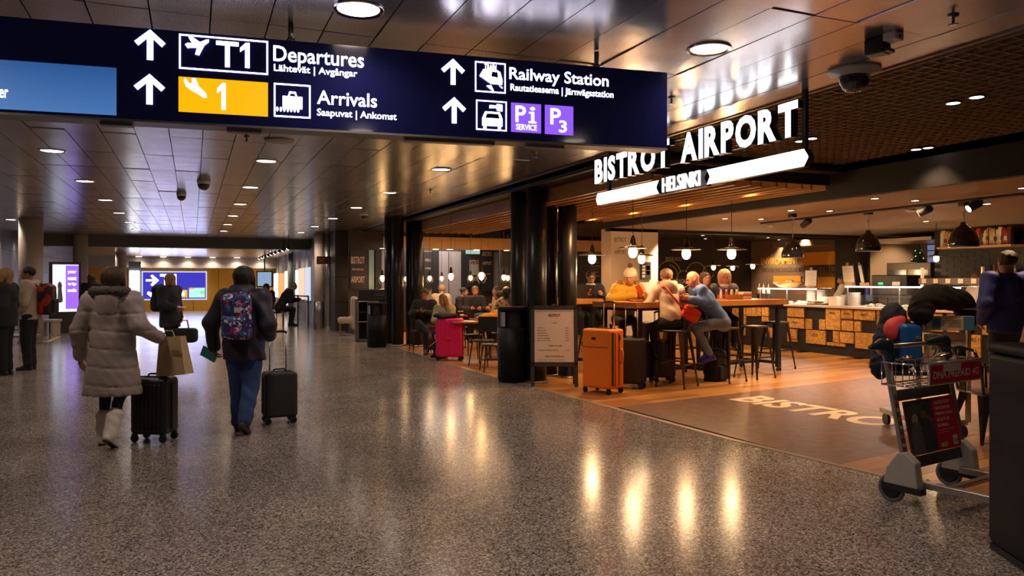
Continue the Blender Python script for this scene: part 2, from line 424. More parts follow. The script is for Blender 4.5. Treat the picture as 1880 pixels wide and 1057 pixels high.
tag(rest.ob('far_panels',MC['panel'],ceil),kind='stuff')
b=MB(); b.bb((-14,-5,H+.25),(22,44,H+.3)); tag(b.ob('ceiling_slab',dark),kind='structure')
b=MB(); b.bb((XE-.0,-3,H-.012),(XE+.035,23.4,H+.06)); tag(b.ob('trim_2',mat('ceiling_edge',(.30,.24,.2),.4,.5)),kind='structure')
# far beam, lower ceiling beyond and its bulkhead
grey=mat('grey_paint',(.16,.15,.145),.6)
b=MB(); b.bb((-11,28.8,2.66),(9,29.3,3.2)); tag(b.ob('beam_far',grey),kind='structure')
b=MB(); b.bb((-11,29.3,2.665),(5,40.5,2.75)); tag(b.ob('ceiling_far',mat('far_panels_metal',(.42,.38,.37),.22,.8,bump=.25,bs=1.5)),kind='structure')
b=MB(); b.bb((-11,40.5,2.15),(5,41,2.75)); tag(b.ob('beam_end',mat('pale_bulkhead',(.36,.32,.30),.6)),kind='structure')
# end wall: warm yellow panels
ye=mat('yellow_panel',(.72,.36,.03),.45,var=.08,vs=2)
wl=tag(thing('wall_end',None,None),kind='structure')
for k in range(9):
    MB().bb((-6+1.2*k+.01,42.2,.0),(-4.8+1.2*k-.01,42.3,2.7)).ob('panel',ye,wl)
MB().bb((-11,42.31,0),(5,42.4,2.8)).ob('backing',grey,wl)
# left wall, tiled grey
lw=tag(thing('wall_left',None,None),kind='structure'); tile=mat('grey_tile',(.17,.155,.15),.45,var=.12,vs=5)
MB().bb((-5.2,19.5,0),(-5.05,42.2,3.05)).ob('backing',grey,lw)
for r in range(5):
    for c in range(14):
        MB().bb((-5.05,19.6+1.2*c,.02+.6*r),(-5.02,20.79+1.2*c,.61+.6*r)).ob('tile',tile,lw)
b=MB(); b.bb((-11,14,0),(-10.8,42,3.05)); tag(b.ob('wall_left_far',grey),kind='structure')
b=MB(); b.bb((-10.8,19.35,2.15),(-5.05,19.5,3.05)); tag(b.ob('soffit_left',mat('dark_soffit',(.06,.05,.05),.5)),kind='structure')
b=MB(); b.bb((-10.8,21.6,1.9),(-5.3,21.7,2.3)); tag(b.ob('soffit_left_low',mat('pale_bulkhead',(.36,.32,.30),.6)),kind='structure')
b=MB(); b.bb((-10.8,23.6,0),(-5.3,23.7,1.95)); tag(b.ob('wall_left_back',mat('brown_back',(.22,.12,.05),.6)),kind='structure')
# right side beyond the bistro: dark clad pillar, steel pillar, shop front wall
pil=tag(thing('wall_pillar',None,None),kind='structure'); clad=mat('dark_cladding',(.055,.05,.052),.42)
px0=FL(612,23.2).x
for r,(z0,z1) in enumerate(((0,.86),(.87,1.62),(1.63,2.3),(2.31,2.99))):
    MB().bb((px0,23.2,z0),(px0+1.35,24.1,z1)).ob('panel',clad,pil,bev=.006,seg=1)
MB().bb((px0+.02,23.22,0),(px0+1.33,24.05,3)).ob('core',dark,pil)
rw=tag(thing('wall_right',None,None),kind='structure')
XR=3.95
teal=mat('teal_panel',(.03,.09,.10),.5); tan=mat('tan_panel',(.30,.23,.18),.55); cream=mat('cream_panel',(.55,.46,.38),.6); gr2=mat('grey_green_panel',(.20,.23,.19),.5)
seq=[teal,tan,teal,cream,tan,teal,tan,cream,gr2,gr2,tan,teal,cream,cream,tan,teal]
y=25.6
for k in range(34):
    MB().bb((XR,y,.0),(XR+.12,y+.5,3)).ob('panel',seq[k%16],rw); y+=.52
# bistro: dark upper ceiling void, slat field, tan ceiling, bulkheads
b=MB(); b.bb((7.62,-3,2.56),(7.72,13.3,2.9)); b.bb((7.62,13.3,2.5),(16.2,13.4,3.0)); tag(b.ob('bulkhead',dark),kind='structure')
b=MB(); b.bb((7.68,-3,2.56),(16.4,13.3,2.62)); tag(b.ob('ceiling_bistro',plast),kind='structure')
b=MB(); b.bb((XE+.04,7.3,2.88),(7.62,19.0,2.93)); tag(b.ob('ceiling_void',dark),kind='structure')
# slatted wooden ceiling
sl=tag(thing('slatted_ceiling',None,None),kind='structure')
def slat(x,y0,y1,nm='slat',z0=2.66,z1=2.86,w=.035): return MB().bb((x,y0,z0),(x+w,y1,z1)).ob(nm,wood,sl)
slat(4.84,7.45,18.2,'fascia_board')
nS=13
for k in range(1,nS+1): slat(4.84+k*(2.62/nS),7.45+(.0 if k%2 else .05),13.2 if k>8 else 18.0,z0=2.665,w=.03)
MB().bb((4.84,7.42,2.72),(7.5,7.45,2.86)).ob('end_board',dark,sl)
# wooden bulkhead across the back of the seating area
wb=tag(thing('wood_bulkhead',None,None),kind='structure'); wf=mat('bulkhead_wood',(.55,.29,.09),.35,var=.2,vs=5,stretch=(.5,6,6))
for k in range(7): MB().bb((4.4+.9*k,18.6,2.32),(4.4+.9*k+.893,18.9,2.62)).ob('board',wf,wb)
# open grid ceiling
gb=MB()
for k in range(28): gb.bb((XE+.06+.11*k,1.0,2.975),(XE+.065+.11*k,7.4,2.995))
for k in range(58): gb.bb((XE+.06,1.0+.11*k,2.975),(XE+3.1,1.005+.11*k,2.995))
gr=tag(thing('grid_ceiling',None,None),kind='structure')
tag(gb.ob('grid',mat('grid_metal',(.42,.27,.14),.4,.3),gr),kind='stuff')
# bistro walls
chalk=mat('chalkboard',(.022,.02,.02),.55,var=.3,vs=3)
b=MB(); b.bb((7.6,19,0),(16.2,19.1,3)); tag(b.ob('wall_chalkboard',chalk),kind='structure')
b=MB(); b.bb((7.72,13.4,2.72),(16.2,19,2.76)); tag(b.ob('ceiling_inner',dark),kind='structure')
b=MB(); b.bb((16,-2,0),(16.1,19,3)); tag(b.ob('wall_kitchen',mat('grey_brown_wall',(.17,.12,.085),.6,var=.2,vs=1.2)),kind='structure')
b=MB(); b.bb((4.35,23.99,0),(16.2,24.1,3)); tag(b.ob('wall_back',mat('slate_wall',(.10,.10,.115),.6)),kind='structure')
b=MB(); b.bb((XE+.05,19,2.93),(16.2,24,3)); b.bb((7.6,19.1,2.7),(7.7,24,3)); tag(b.ob('ceiling_back',dark),kind='structure')
# back wall of the seating area: tall pale panels, dark posts, posters
bw=tag(thing('wall_seating',None,None),kind='structure'); pale=mat('pale_panel',(.34,.31,.32),.6,var=.06,vs=1.5); tealg=mat('teal_glass',(.20,.36,.34),.3)
for (x0,x1,m,dp) in ((676,686,tealg,.03),(688,700,dark,.03),(700,741,pale,0),(748,752,tealg,.03),(778,792,tan,.02),(792,805,dark,.03),(805,823,pale,0),(824,846,pale,0),(846,860,dark,.03),(904,914,pale,.01),(914,932,pale,0),(932,945,dark,.03)):
    a=AY(x0,500,22); c=AY(x1,500,22)
    MB().bb((a.x,21.95-dp,0),(c.x-.01,22,2.4)).ob('panel',m,bw)
a=AY(640,500,22);MB().bb((a.x,22.0,0),(11,22.05,2.95)).ob('backing',mat('dark_brown_wall',(.05,.04,.035),.6),bw)
# white lit wall stub with print
ws=tag(thing('wall_stub',None,None),kind='structure')
a=AY(1122,500,13.3);c=AY(1208,500,13.3)
for k in range(2):
    x0=a.x+(c.x-a.x)*(0,.39)[k]; x1=a.x+(c.x-a.x)*(.385,1)[k]
    MB().bb((x0,13.3,0),(x1,13.7,2.56)).ob('panel',mat('cream_wall',(.70,.58,.46),.6),ws)
# black brick pier with the coffee shelf
bt=tag(thing('wall_black_tile',None,None),kind='structure'); btile=mat('black_tile',(.016,.013,.012),.3)
MB().bb((14.3,3,0),(14.4,11.3,2.56)).ob('backing',dark,bt)
nn=0; rest=MB()
for r in range(30):
    for c in range(15):
        y0=11.3-.3*(c+1)-(.15 if r%2 else 0); z0=.35+.075*r
        rest.bb((14.285,y0+.004,z0),(14.3,y0+.296,z0+.069))
tag(rest.ob('tiles',btile,bt),kind='stuff')
# columns
def column(px,D,r,m,name,label,z1=H,group=None,skirt=None):
    p=FL(px,D); t=thing(name,label,'column',p,0,group)
    MB().lathe([(r,0),(r,z1)],n=28).ob('shaft',m,t,smooth=True)
    if skirt: MB().lathe([(r+.02,0),(r+.02,skirt),(r,skirt+.01)],n=28).ob('skirt',steel,t,smooth=True)
    else: MB().lathe([(r+.03,0),(r+.03,.03),(r,.035)],n=28).ob('base_ring',steel,t,smooth=True)
    return t
stone=mat('stone_column',(.60,.50,.43),.5,var=.08,vs=2); bcol=mat('black_column',(.018,.019,.022),.33,.2,var=.2,vs=3)
column(57,18.6,.26,stone,'column','thick pale round column at far left behind the man with the red backpack')
column(148,25,.22,stone,'column','pale round column beside the advert screen, behind the grey coat')
column(222,31,.2,stone,'column','distant pale column partly hidden behind the grey coat')
column(587,24.2,.17,stone,'column','pale round column with steel guard left of the dark clad pillar',skirt=.85)
column(604,24.0,.15,steel,'column','shiny steel round column against the dark clad pillar')
column(538,33,.2,gr2,'column','greenish round column in front of the far shop windows')
GB='black columns at the bistro edge'
for px,D,r,d in ((715,18.0,.12,'leftmost slim black column beside the far black bin'),(730,17.7,.14,'slim black column second from the far black bin'),(754,17.9,.11,'slim black column behind the seated man with the phone'),(767,17.6,.13,'slim black column nearest the seated man with the phone'),
    (953,11.9,.13,'front black column at the left of the middle cluster'),(985,11.3,.15,'thick black column behind the menu board, left half'),(1012,12.1,.1,'thin black column in the gap of the middle cluster'),(1042,11.9,.145,'rightmost black column of the middle cluster beside the orange suitcase')):
    column(px,D,r,bcol,'black_column',d,z1=H if px<1000 else 2.9,group=GB)
column(1565,18.3,.39,mat('brown_column',(.06,.045,.037),.45,var=.15,vs=2),'column','wide dark brown round column behind the bistro counter',z1=2.56)

# ---------- corridor downlights ----------
gl=emit('downlight_glow',(1,.80,.62),14)
for (X,row,n0,n1) in ((3.07,'right',-1,8),(.84,'middle',-1,8),(-1.5,'left',0,8),(-4.1,'far left',3,8)):
    for k in range(n0,n1):
        Y=4.05+2.88*k+ (3.07-X)*.07
        t=thing('downlight','round recessed ceiling downlight in the %s row, %s'%(row,'above the viewer' if k<0 else '%s from the viewer'%ORD(k)),'light',(X,Y,H),0,'corridor downlights')
        MB().lathe([(.115,.0),(.135,-.012),(.145,0)],n=28).ob('ring',chrome,t,smooth=True)
        MB().lathe([(0.0,-.003),(.115,-.003)],n=28).ob('diffuser',gl,t)
        light('SPOT',(0,0,-.03),DOWN_W,BEIGE,'lamp',.11,spot=150,blend=.9,parent=t)
for i,(x,y) in enumerate(((435,489),(575,490),(690,492),(400,489))): pass
for k in range(7):
    p=AY(255+45*k,489,40.3); t=thing('downlight','tiny far downlight under the end bulkhead, %s from the left'%ORD(k),'light',(p.x,40.2,2.66),0,'far downlights')
    MB().lathe([(0,-.004),(.12,-.004),(.14,0)],n=12).ob('diffuser',emit('far_glow',(1,.85,.7),9),t)
    light('SPOT',(0,0,-.05),55,BEIGE,'lamp',.1,spot=140,parent=t)
for k in range(5):
    for X in (-3,0.4,3.2):
        if k%2==0: light('SPOT',(X,30.5+2.2*k,2.6),60,BEIGE,'far_lamp',.1,spot=150)
for k in range(4): light('SPOT',(-4.85,21.5+1.9*k,2.9),25,BEIGE,'wall_washer',.04,rot=(0,R_(10),0),spot=50)
for k in range(3): light('SPOT',(-3+2.6*k,40.9,2.6),170,(1,.8,.5),'end_wall_fill',.1,rot=(R_(35),0,0),spot=110)  # fill spots added to brighten the yellow end wall, no fixtures
light('POINT',(-8,22.6,1.7),40,(1,.6,.3),'shop_lamp',.2)
light('AREA',(-8,17,2.9),60,BEIGE,'left_bay_lamp',2)
# speaker disc, cameras, detectors, sprinklers
t=thing('ceiling_speaker','flat round cream speaker cover on the ceiling left of the first middle downlight','speaker',G(512,257,H))
MB().lathe([(.15,0),(.155,-.012),(.14,-.02),(0,-.022)],n=28).ob('grille',mat('cream_plastic',(.35,.28,.24),.5),t,smooth=True)
def dome(px,py,r,label,z=H,flange=1.7):
    p=G(px,py,z); t=thing('security_camera',label,'camera',p); w=mat('white_plastic',(.6,.56,.54),.4)
    MB().lathe([(r*flange,0),(r*flange,-.02),(r*1.05,-.035),(r*1.05,-.05)],n=24).ob('mount',w,t,smooth=True)
    MB().lathe([(r,-.05),(r*.97,-.05-r*.4),(r*.75,-.05-r*.8),(r*.4,-.05-r*1.02),(0,-.05-r*1.1)],n=24).ob('dome',mat('smoked_dome',(.01,.01,.012),.08,coat=1),t,smooth=True)
dome(1568,128,.105,'large dark security camera dome with white flange at the ceiling edge')
dome(374,332,.085,'small white dome camera over the corridor, nearer one',flange=1.15)
dome(333,355,.07,'small dome camera over the corridor, farther one',flange=1.15)
dome(668,392,.08,'white dome camera near the bistro edge of the corridor ceiling',flange=1.2)
p=G(1611,72,H); t=thing('sensor_box','black square sensor box hanging under the ceiling beside the white box','sensor',p,.3)
MB().box((0,0,-.05),(.11,.12,.1)).ob('housing',black,t,bev=.01); MB().box((0,-.07,-.085),(.09,.03,.02)).ob('bracket',black,t)
p=G(1640,60,H); t=thing('beacon_box','small white plastic box fixed to the ceiling above the security camera','sensor',p,.2)
MB().box((0,0,-.025),(.1,.08,.05)).ob('housing',mat('white_plastic',(.6,.56,.54),.4),t,bev=.008); MB().box((0,-.041,-.03),(.02,.004,.012)).ob('port',black,t)
for px,py,d in ((1750,27,'at the upper right above the grid'),(1233,178,'left of the white glowing letters'),(453,250,'left of the speaker cover'),(790,348,'near the black columns'),(982,280,'under the right end of the blue sign')):
    t=thing('sprinkler','small metal sprinkler head '+d,'sprinkler',G(px,py,H))
    MB().lathe([(.03,0),(.03,-.008),(.008,-.01),(.008,-.05)],n=12).ob('stem',gunmetal,t,smooth=True)
    MB().lathe([(.0,-.052),(.026,-.054),(.026,-.06),(0,-.06)],n=12).ob('deflector',steel,t)
# pairs of spots in the grid ceiling
gs=emit('spot_glow',(1,.78,.55),9)
def spot(px,py,z,label,grp,r=.05,tilt=0,pw=SPOT_W,sp=95,lamp=True):
    t=thing('spotlight',label,'light',G(px,py,z),0,grp)
    MB().lathe([(r,-.0),(r+.012,-.006),(r+.018,0)],n=20).ob('ring',black,t,smooth=True)
    MB().lathe([(0,-.004),(r,-.004)],n=20).ob('lens',gs,t)
    if lamp: light('SPOT',(0,0,-.03),pw,(1,.62,.33),'lamp',r,rot=(0,tilt,0),spot=sp,parent=t)
for i,(x,y) in enumerate(((1793,178),(1750,189),(1704,271),(1682,274),(1490,254),(1470,259),(1287,301),(1270,304),(1490,311),(1470,316))):
    spot(x,y,2.965,'small recessed spotlight in the black grid ceiling, %s in order from the right'%ORD(i),'grid ceiling spots',pw=SPOT_W*.22)
t=thing('smoke_detector','round pale smoke detector on the black grid ceiling','detector',G(1757,281,2.965)); MB().lathe([(.06,0),(.058,-.02),(.04,-.035),(0,-.04)],n=20).ob('cover',mat('cream_plastic',(.35,.28,.24),.5),t,smooth=True)
for i,(x,y) in enumerate(((1331,401),(1397,402),(1452,386),(1523,387),(1606,364),(1680,368),(1700,406),(1812,374),(1878,345),(1290,432),(1295,438),(1410,436),(1430,440))):
    spot(x,y,2.555 if y<420 else 2.715,'recessed spotlight in the tan bistro ceiling, %s from the left'%ORD(i) if y<420 else 'small spotlight on the dark inner ceiling beyond the tan one, %s from the left'%ORD(i-9),'bistro ceiling spots',r=.045,pw=SPOT_W*.8)
for i,(x,y) in enumerate(((1672,384),(1415,413))):
    t=thing('smoke_detector','round white smoke detector on the tan bistro ceiling, %s one'%('right hand' if i==0 else 'left hand'),'detector',G(x,y,2.555)); MB().lathe([(.07,0),(.068,-.02),(.04,-.04),(0,-.045)],n=20).ob('cover',mat('white_plastic',(.6,.56,.54),.4),t,smooth=True)
# warm fill coming from the slat field and bulkhead spots
for k in range(4):
    for X in (5.6,6.9):
        t=thing('spotlight','warm spot glowing between the wooden slats, row %s, %s side'%(ORD(k),'corridor' if X<6 else 'kitchen'),'light',(X,8.4+1.5*k,2.85),0,'slat ceiling spots')
        MB().lathe([(0,-.004),(.05,-.004),(.06,0)],n=16).ob('lens',gs,t); light('SPOT',(0,0,-.03),SPOT_W*.7,(1,.5,.2),'lamp',.05,spot=120,parent=t)
for k,px in enumerate((703,826,875,930,800)):
    p=AY(px,440,18.75); t=thing('spotlight','warm spot under the wooden bulkhead, %s'%ORD(k),'light',(p.x,18.75,2.315),0,'bulkhead spots')
    MB().lathe([(0,-.004),(.07,-.004),(.08,0)],n=16).ob('lens',emit('bulk_glow',(1,.6,.25),10),t); light('SPOT',(0,-.3,-.05),35,(1,.6,.3),'lamp',.05,spot=120,parent=t)
light('AREA',(6.3,16.4,2.6),45,(1,.6,.34),'seating_lamp',2.2)
light('AREA',(6.5,21,2.7),60,(1,.85,.72),'back_lamp',2.0)
for k in range(4): light('SPOT',(15.0,5.5+3*k,2.45),85,(1,.66,.36),'kitchen_lamp',.1,rot=(0,R_(-12),0),spot=120)
for k in range(3): light('SPOT',(15.0,13.9+1.9*k,2.65),170,(1,.66,.36),'graphic_wall_lamp',.08,rot=(0,R_(-32),0),spot=90)
light('SPOT',(9.1,12.75,2.5),260,(1,.75,.5),'stub_wall_lamp',.05,rot=(R_(35),0,0),spot=80)

# ================= OVERHEAD DIRECTION SIGN =================
P=AD(1225,272,5.05); Q=AD(0,205,3.97); zb=P.z
F1=Frame((Q.x,Q.y,0),(P.x-Q.x,P.y-Q.y,0)); Ls=(Vector((P.x,P.y))-Vector((Q.x,Q.y))).length
zt=F1.hit(1222,133)[1]
navy=mat('navy_acrylic',(.004,.005,.035),.12,em=(.02,.022,.16),es=.03,coat=.2); wht=emit('sign_white',(.84,.80,1),6.5)
sg=thing('direction_sign','long dark blue hanging sign with glowing white arrows to departures and railway station','sign')
a=F1.at(-1.7,0); c=F1.at(Ls,0)
b=MB(); b.prism([(-1.7,zb),(Ls,zb),(Ls,zt),(-1.7,zt)],F1.at(0,0,-.14),F1.ux,F1.uy,.14); b.ob('housing',navy,sg)
b=MB(); b.prism([(-1.7,zb-.012),(Ls,zb-.012),(Ls,zb),(-1.7,zb)],F1.at(0,0,-.145),F1.ux,F1.uy,.15); b.ob('bottom_rail',mat('grey_rail',(.2,.19,.2),.4,.6),sg)
for x0,x1 in ((180,240),(415,480),(745,912),(970,1040)):
    b=MB(); u0,_=F1.hit(x0,240); u1,_=F1.hit(x1,240); b.prism([(u0,zb-.03),(u1,zb-.03),(u1,zb-.012),(u0,zb-.012)],F1.at(0,0,-.1),F1.ux,F1.uy,.06); b.ob('bracket',mat('grey_rail',(.2,.19,.2),.4,.6),sg)
for px in (534,1103):
    u,_=F1.hit(px,150); p=F1.at(u,zt,-.07); b=MB(); b.tube([p,p+Vector((0,0,H-zt))],.016); b.tube([p,p+Vector((0,0,.03))],.026); b.ob('hanger',steel,sg,smooth=True)
AR=[(.40,0),(.60,0),(.60,.70),(.88,.45),(1,.58),(.5,1),(0,.58),(.12,.45),(.40,.70)]
def pict(polys,x0,y0,x1,y1,m=wht,out=.006):
    b=MB()
    for q in polys: F1.shape(b,q,x0,y0,x1,y1,out=out)
    return b.ob('pictogram',m,sg)
cir=lambda cx,cy,rx,ry,n=12:[(cx+rx*math.cos(2*PI*k/n),cy+ry*math.sin(2*PI*k/n)) for k in range(n)]
for x0,y0,x1,y1 in ((247,108,304,57),(246,190,303,138),(810,154,853,110),(812,225,855,180)):
    b=MB(); F1.shape(b,AR,x0,y0,x1,y1); b.ob('arrow',wht,sg)
def ft(nm,s,*bx,m=None,bold=.0,**k): b=MB(); bold=min(bold*.5,.014); F1.text(b,s,*bx,bold=bold,**k); return b.ob(nm,m or wht,sg)
b=MB(); F1.frame(b,329,126,492,76,.008); b.ob('outline',wht,sg)
ft('lettering','T',397,122,438,78,bold=.03); ONE=[(.38,0),(.72,0),(.72,1),(.44,1),(0,.78),(0,.62),(.38,.76)]
b=MB(); F1.shape(b,ONE,441,124,465,80); b.ob('lettering',wht,sg)
ft('lettering','Departures',502,121,668,97,bold=.02); ft('lettering','Lähtevät | Avgångar',503,134,656,129,bold=.02)
b=MB(); F1.rect(b,328,205,492,152); b.ob('yellow_field',emit('sign_yellow',(1,.42,.0),1.1),sg)
b=MB(); F1.shape(b,ONE,399,201,420,154,out=.006); b.ob('lettering',wht,sg)
b=MB(); F1.frame(b,503,214,570,157,.008); b.ob('outline',wht,sg)
ft('lettering','Arrivals',582,191,692,173,bold=.02); ft('lettering','Saapuvat | Ankomst',582,216,728,208,bold=.02)
b=MB(); F1.frame(b,872,168,928,117,.007); b.ob('outline',wht,sg)
ft('lettering','TRAIN',889,126,911,119,bold=.02)
ft('lettering','Railway Station',935,152,1117,138,bold=.02); ft('lettering','Rautatieasema | Järnvägsstation',937,170,1126,168,bold=.02)
b=MB(); F1.frame(b,874,238,930,187,.007); b.ob('outline',wht,sg)
pur=emit('sign_purple',(.22,.08,.85),1.3)
b=MB(); F1.rect(b,938,242,993,192); b.ob('purple_field',pur,sg); b=MB(); F1.rect(b,1000,246,1052,196); b.ob('purple_field',pur,sg)
ft('lettering','P',946,224,965,195,out=.006,bold=.03); pict([[(0,0),(1,0),(1,.10),(.72,.10),(.72,.68),(.05,.68),(.05,.58),(.34,.58),(.34,.10),(0,.10)],cir(.52,.88,.3,.11)],970,226,984,197); ft('lettering','SERVICE',947,238,985,230,out=.006,bold=.01)
ft('lettering','P',1010,228,1029,200,out=.006,bold=.03); ft('lettering','3',1026,243,1040,222,out=.006,bold=.03)
plane=[[(0,.55),(.12,.66),(.30,.62),(.14,.98),(.30,1),(.62,.74),(.86,.90),(1,.92),(.98,.78),(.80,.58),(.58,.0),(.42,.04),(.50,.42),(.24,.40),(.10,.36)]]
pict(plane,340,100,384,71); pict([[(0,.86),(.05,.98),(.22,.74),(.36,.70),(.36,1),(.5,1),(.64,.60),(.95,.30),(1,.10),(.86,.06),(.66,.22),(.30,.42),(.10,.58)]],338,180,380,146)
pict([[(0,0),(1,0),(1,.72),(0,.72)],[(.34,.72),(.4,.9),(.6,.9),(.66,.72),(.74,.72),(.66,1),(.34,1),(.26,.72)]],519,199,555,170)
pict([cir(.07+.145*k,.5,.05,.45,8) for k in range(7)],506,205,550,198)
pict([[(.0,.62),(.16,.92),(.6,1),(.9,.85),(1,.5),(.98,.28),(.74,.30),(.5,.3)],[(.3,.2),(.55,0),(.62,.0),(.5,.24)],[(.85,.25),(1,.12),(1,.18)]],880,165,922,127)
pict([[(.5,.62),(.54,.84),(.78,.82),(.8,.58)]],880,165,922,127,m=navy,out=.009)
pict([[(0,.12),(.06,.12),(.06,0),(.2,0),(.2,.12),(.78,.12),(.78,0),(.92,0),(.92,.12),(1,.12),(1,.42),(.86,.68),(.14,.68),(0,.42)],[(.35,.82),(.36,.94),(.7,.94),(.72,1),(1,.98),(1,.72),(.74,.74),(.7,.84)]],885,236,922,192)
pict([[(.14,.42),(.22,.6),(.78,.6),(.86,.42)]],885,236,922,192,m=navy,out=.009)
# flight-info screen at the left end
ms=bpy.data.materials.new('blue_screen'); ms.use_nodes=True; n_=ms.node_tree.nodes; l_=ms.node_tree.links; bb_=n_['Principled BSDF']
tc_=n_.new('ShaderNodeTexCoord'); sp_=n_.new('ShaderNodeSeparateXYZ'); l_.new(tc_.outputs['Object'],sp_.inputs[0]); mr=n_.new('ShaderNodeMapRange'); mr.inputs[1].default_value=zb; mr.inputs[2].default_value=zb+.35; l_.new(sp_.outputs[2],mr.inputs[0])
r_=ramp(n_,[(0,(.06,.17,.42)),(1,(.01,.06,.22))],False); l_.new(mr.outputs[0],r_.inputs[0]); l_.new(r_.outputs[0],bb_.inputs['Emission Color']); bb_.inputs['Emission Strength'].default_value=1.0; bb_.inputs['Base Color'].default_value=(.01,.01,.02,1)
b=MB(); u1,v1=F1.hit(214,125); _,v0=F1.hit(214,212); b.prism([(-1.5,v0),(u1,v0),(u1,v1),(-1.5,v1)],F1.at(0,0,.002),F1.ux,F1.uy,.004); b.ob('screen',ms,sg)
ft('lettering','er',0,180,16,165,out=.009,bold=.02)

# ================= GLOWING BISTROT SIGN =================
F2=Frame((4.43,0,0),(0,-1,0)); bs=thing('bistro_sign','large glowing white BISTROT AIRPORT HELSINKI letters hanging at the ceiling edge','sign')
lw_=emit('letter_white',(.93,.93,1),4); side=mat('letter_side',(.01,.012,.02),.4)
def z2(*pp): return sum(F2.hit(*p)[1] for p in pp)/len(pp)
zt2=z2((1102,294),(1478,184),(1239,256)); zb2=z2((1106,338),(1468,250),(1235,308),(1261,300))
s0=F2.hit(1102,310)[0]; s1=F2.hit(1240,280)[0]; s2=F2.hit(1261,300)[0]; s3=F2.hit(1478,200)[0]
def cond(s,a,c,z0,z1,bold=.045):
    W=[textmesh(ch,bold)[3] for ch in s]; W=[max(w,.22) for w in W]; gp=.10; tot=sum(W)+gp*(len(s)-1); x=a
    for ch,w in zip(s,W):
        ww=(c-a)*w/tot
        lt=MB(); fit(lt,ch,F2.at(x,z0,.0),F2.ux,F2.uy,ww,z1-z0,th=.07,bold=bold); lo=lt.ob('letter_body',side,bs)
        lt=MB(); fit(lt,ch,F2.at(x,z0,.073),F2.ux,F2.uy,ww,z1-z0,bold=bold); lt.ob('letter_face',lw_,lo)
        x+=ww+(c-a)*gp/tot
cond('BISTROT',s0,s1,zb2,zt2); cond('AIRPORT',s2,s3,zb2,zt2)
bz0=z2((1107,377),(1490,305)); bz1=z2((1107,355),(1488,274))
zh0=bz0+.005; zh1=bz1-.0
def bar(x0,x1,lo,hi,notch):
    b=MB(); u0=F2.hit(x0,340)[0]; u1=F2.hit(x1,340)[0]; m=(bz0+bz1)/2
    pl=[(u0+lo*.05,bz0),(u1-hi*.05,bz0),(u1 if hi>0 else u1-.05 if hi<0 else u1,m),(u1-hi*.05,bz1),(u0+lo*.05,bz1),(u0 if lo>0 else u0,m)]
    if notch=='r': pl=[(u0+.04,bz0),(u1,bz0),(u1-.05,m),(u1,bz1),(u0+.04,bz1),(u0,m)]
    else: pl=[(u0,bz0),(u1-.05,bz0),(u1,m),(u1-.05,bz1),(u0,bz1),(u0+.05,m)]
    b.prism(pl,F2.at(0,0,.0),F2.ux,F2.uy,.06); o=b.ob('arrow_bar',side,bs)
    for k in range(7):
        z0=bz0+(bz1-bz0)*(k+.06)/7; z1=bz0+(bz1-bz0)*(k+.94)/7
        def xr(z,side_):
            f=1-abs(z-m)/((bz1-bz0)/2)
            if notch=='r': return u0+.04*(1-f) if side_=='l' else u1-.05*f
            return u0+.05*f if side_=='l' else u1-.05*(1-f)
        q=MB(); q.prism([(xr(z0,'l'),z0),(xr(z0,'r'),z0),(xr(z1,'r'),z1),(xr(z1,'l'),z1)],F2.at(0,0,.062),F2.ux,F2.uy,.003); q.ob('light_strip',lw_,o)
bar(1103,1219,1,0,'r'); bar(1308,1496,0,1,'l')
_z0,_z1=zb2,zt2
u0=F2.hit(1228,340)[0];u1=F2.hit(1297,330)[0]
lt=MB(); fit(lt,'HELSINKI',F2.at(u0,bz0,.065),F2.ux,F2.uy,u1-u0,bz1-bz0+.01,th=.02,bold=.004); lt.ob('lettering',emit('small_letters',(.95,.9,.85),1.5),bs)
b=MB(); b.prism([(u0-.07,bz0-.01),(u1+.07,bz0-.01),(u1+.02,(bz0+bz1)/2),(u1+.07,bz1+.01),(u0-.07,bz1+.01),(u0-.02,(bz0+bz1)/2)],F2.at(0,0,0),F2.ux,F2.uy,.04); b.ob('name_plate',side,bs)
for px in (1481,1121):
    u=F2.hit(px,250)[0]; MB().bb((4.40,-u-.02,bz0),(4.43,-u+.02,H)).ob('post',black,bs)
b=MB(); b.bb((4.405,-s3,zt2-.03),(4.425,-s0,zt2-.015)); b.bb((4.405,-s3,zb2+.02),(4.425,-s0,zb2+.035)); b.ob('rail',black,bs)
# ================= BISTRO FITTINGS =================
def pendant(px,py,D,label,s=1.0,z1=2.85,glow=1.0):
    """enamel plate shade with a glass jar bulb; py is the height of the rim"""
    p=AD(px,py,D); t=thing('pendant_lamp',label,'lamp',p,0,'plate shade pendants'); 
    sh=mat('dark_enamel',(.035,.03,.026),.25,.5)
    MB().lathe([(.215*s,-.004),(.22*s,.0),(.17*s,.014*s),(.09*s,.028*s),(.05*s,.045*s),(.038*s,.09*s),(.035*s,.13*s),(.014*s,.18*s),(0,.19*s)],n=28).ob('shade',sh,t,smooth=True)
    MB().lathe([(.20*s,-.005),(.16*s,.012*s),(.09*s,.03*s),(.0,.035*s)],n=28).ob('reflector',mat('white_enamel',(.75,.68,.6),.4),t,smooth=True)
    MB().lathe([(.035*s,.02),(.055*s,-.0),(.062*s,-.05*s),(.06*s,-.09*s),(.045*s,-.125*s),(.02*s,-.14*s),(0,-.142*s)],n=20).ob('bulb_glass',emit('pendant_bulb',(1,.74,.42),16*glow),t,smooth=True)
    MB().tube([(0,0,.2*s),(.006,.004,.5),(-.004,0,1),(0,0,z1-p.z)],.005,6).ob('cord',black,t)
    light('POINT',(0,0,-.2*s),PEND_W*s,(1,.60,.28),'lamp',.06,parent=t)
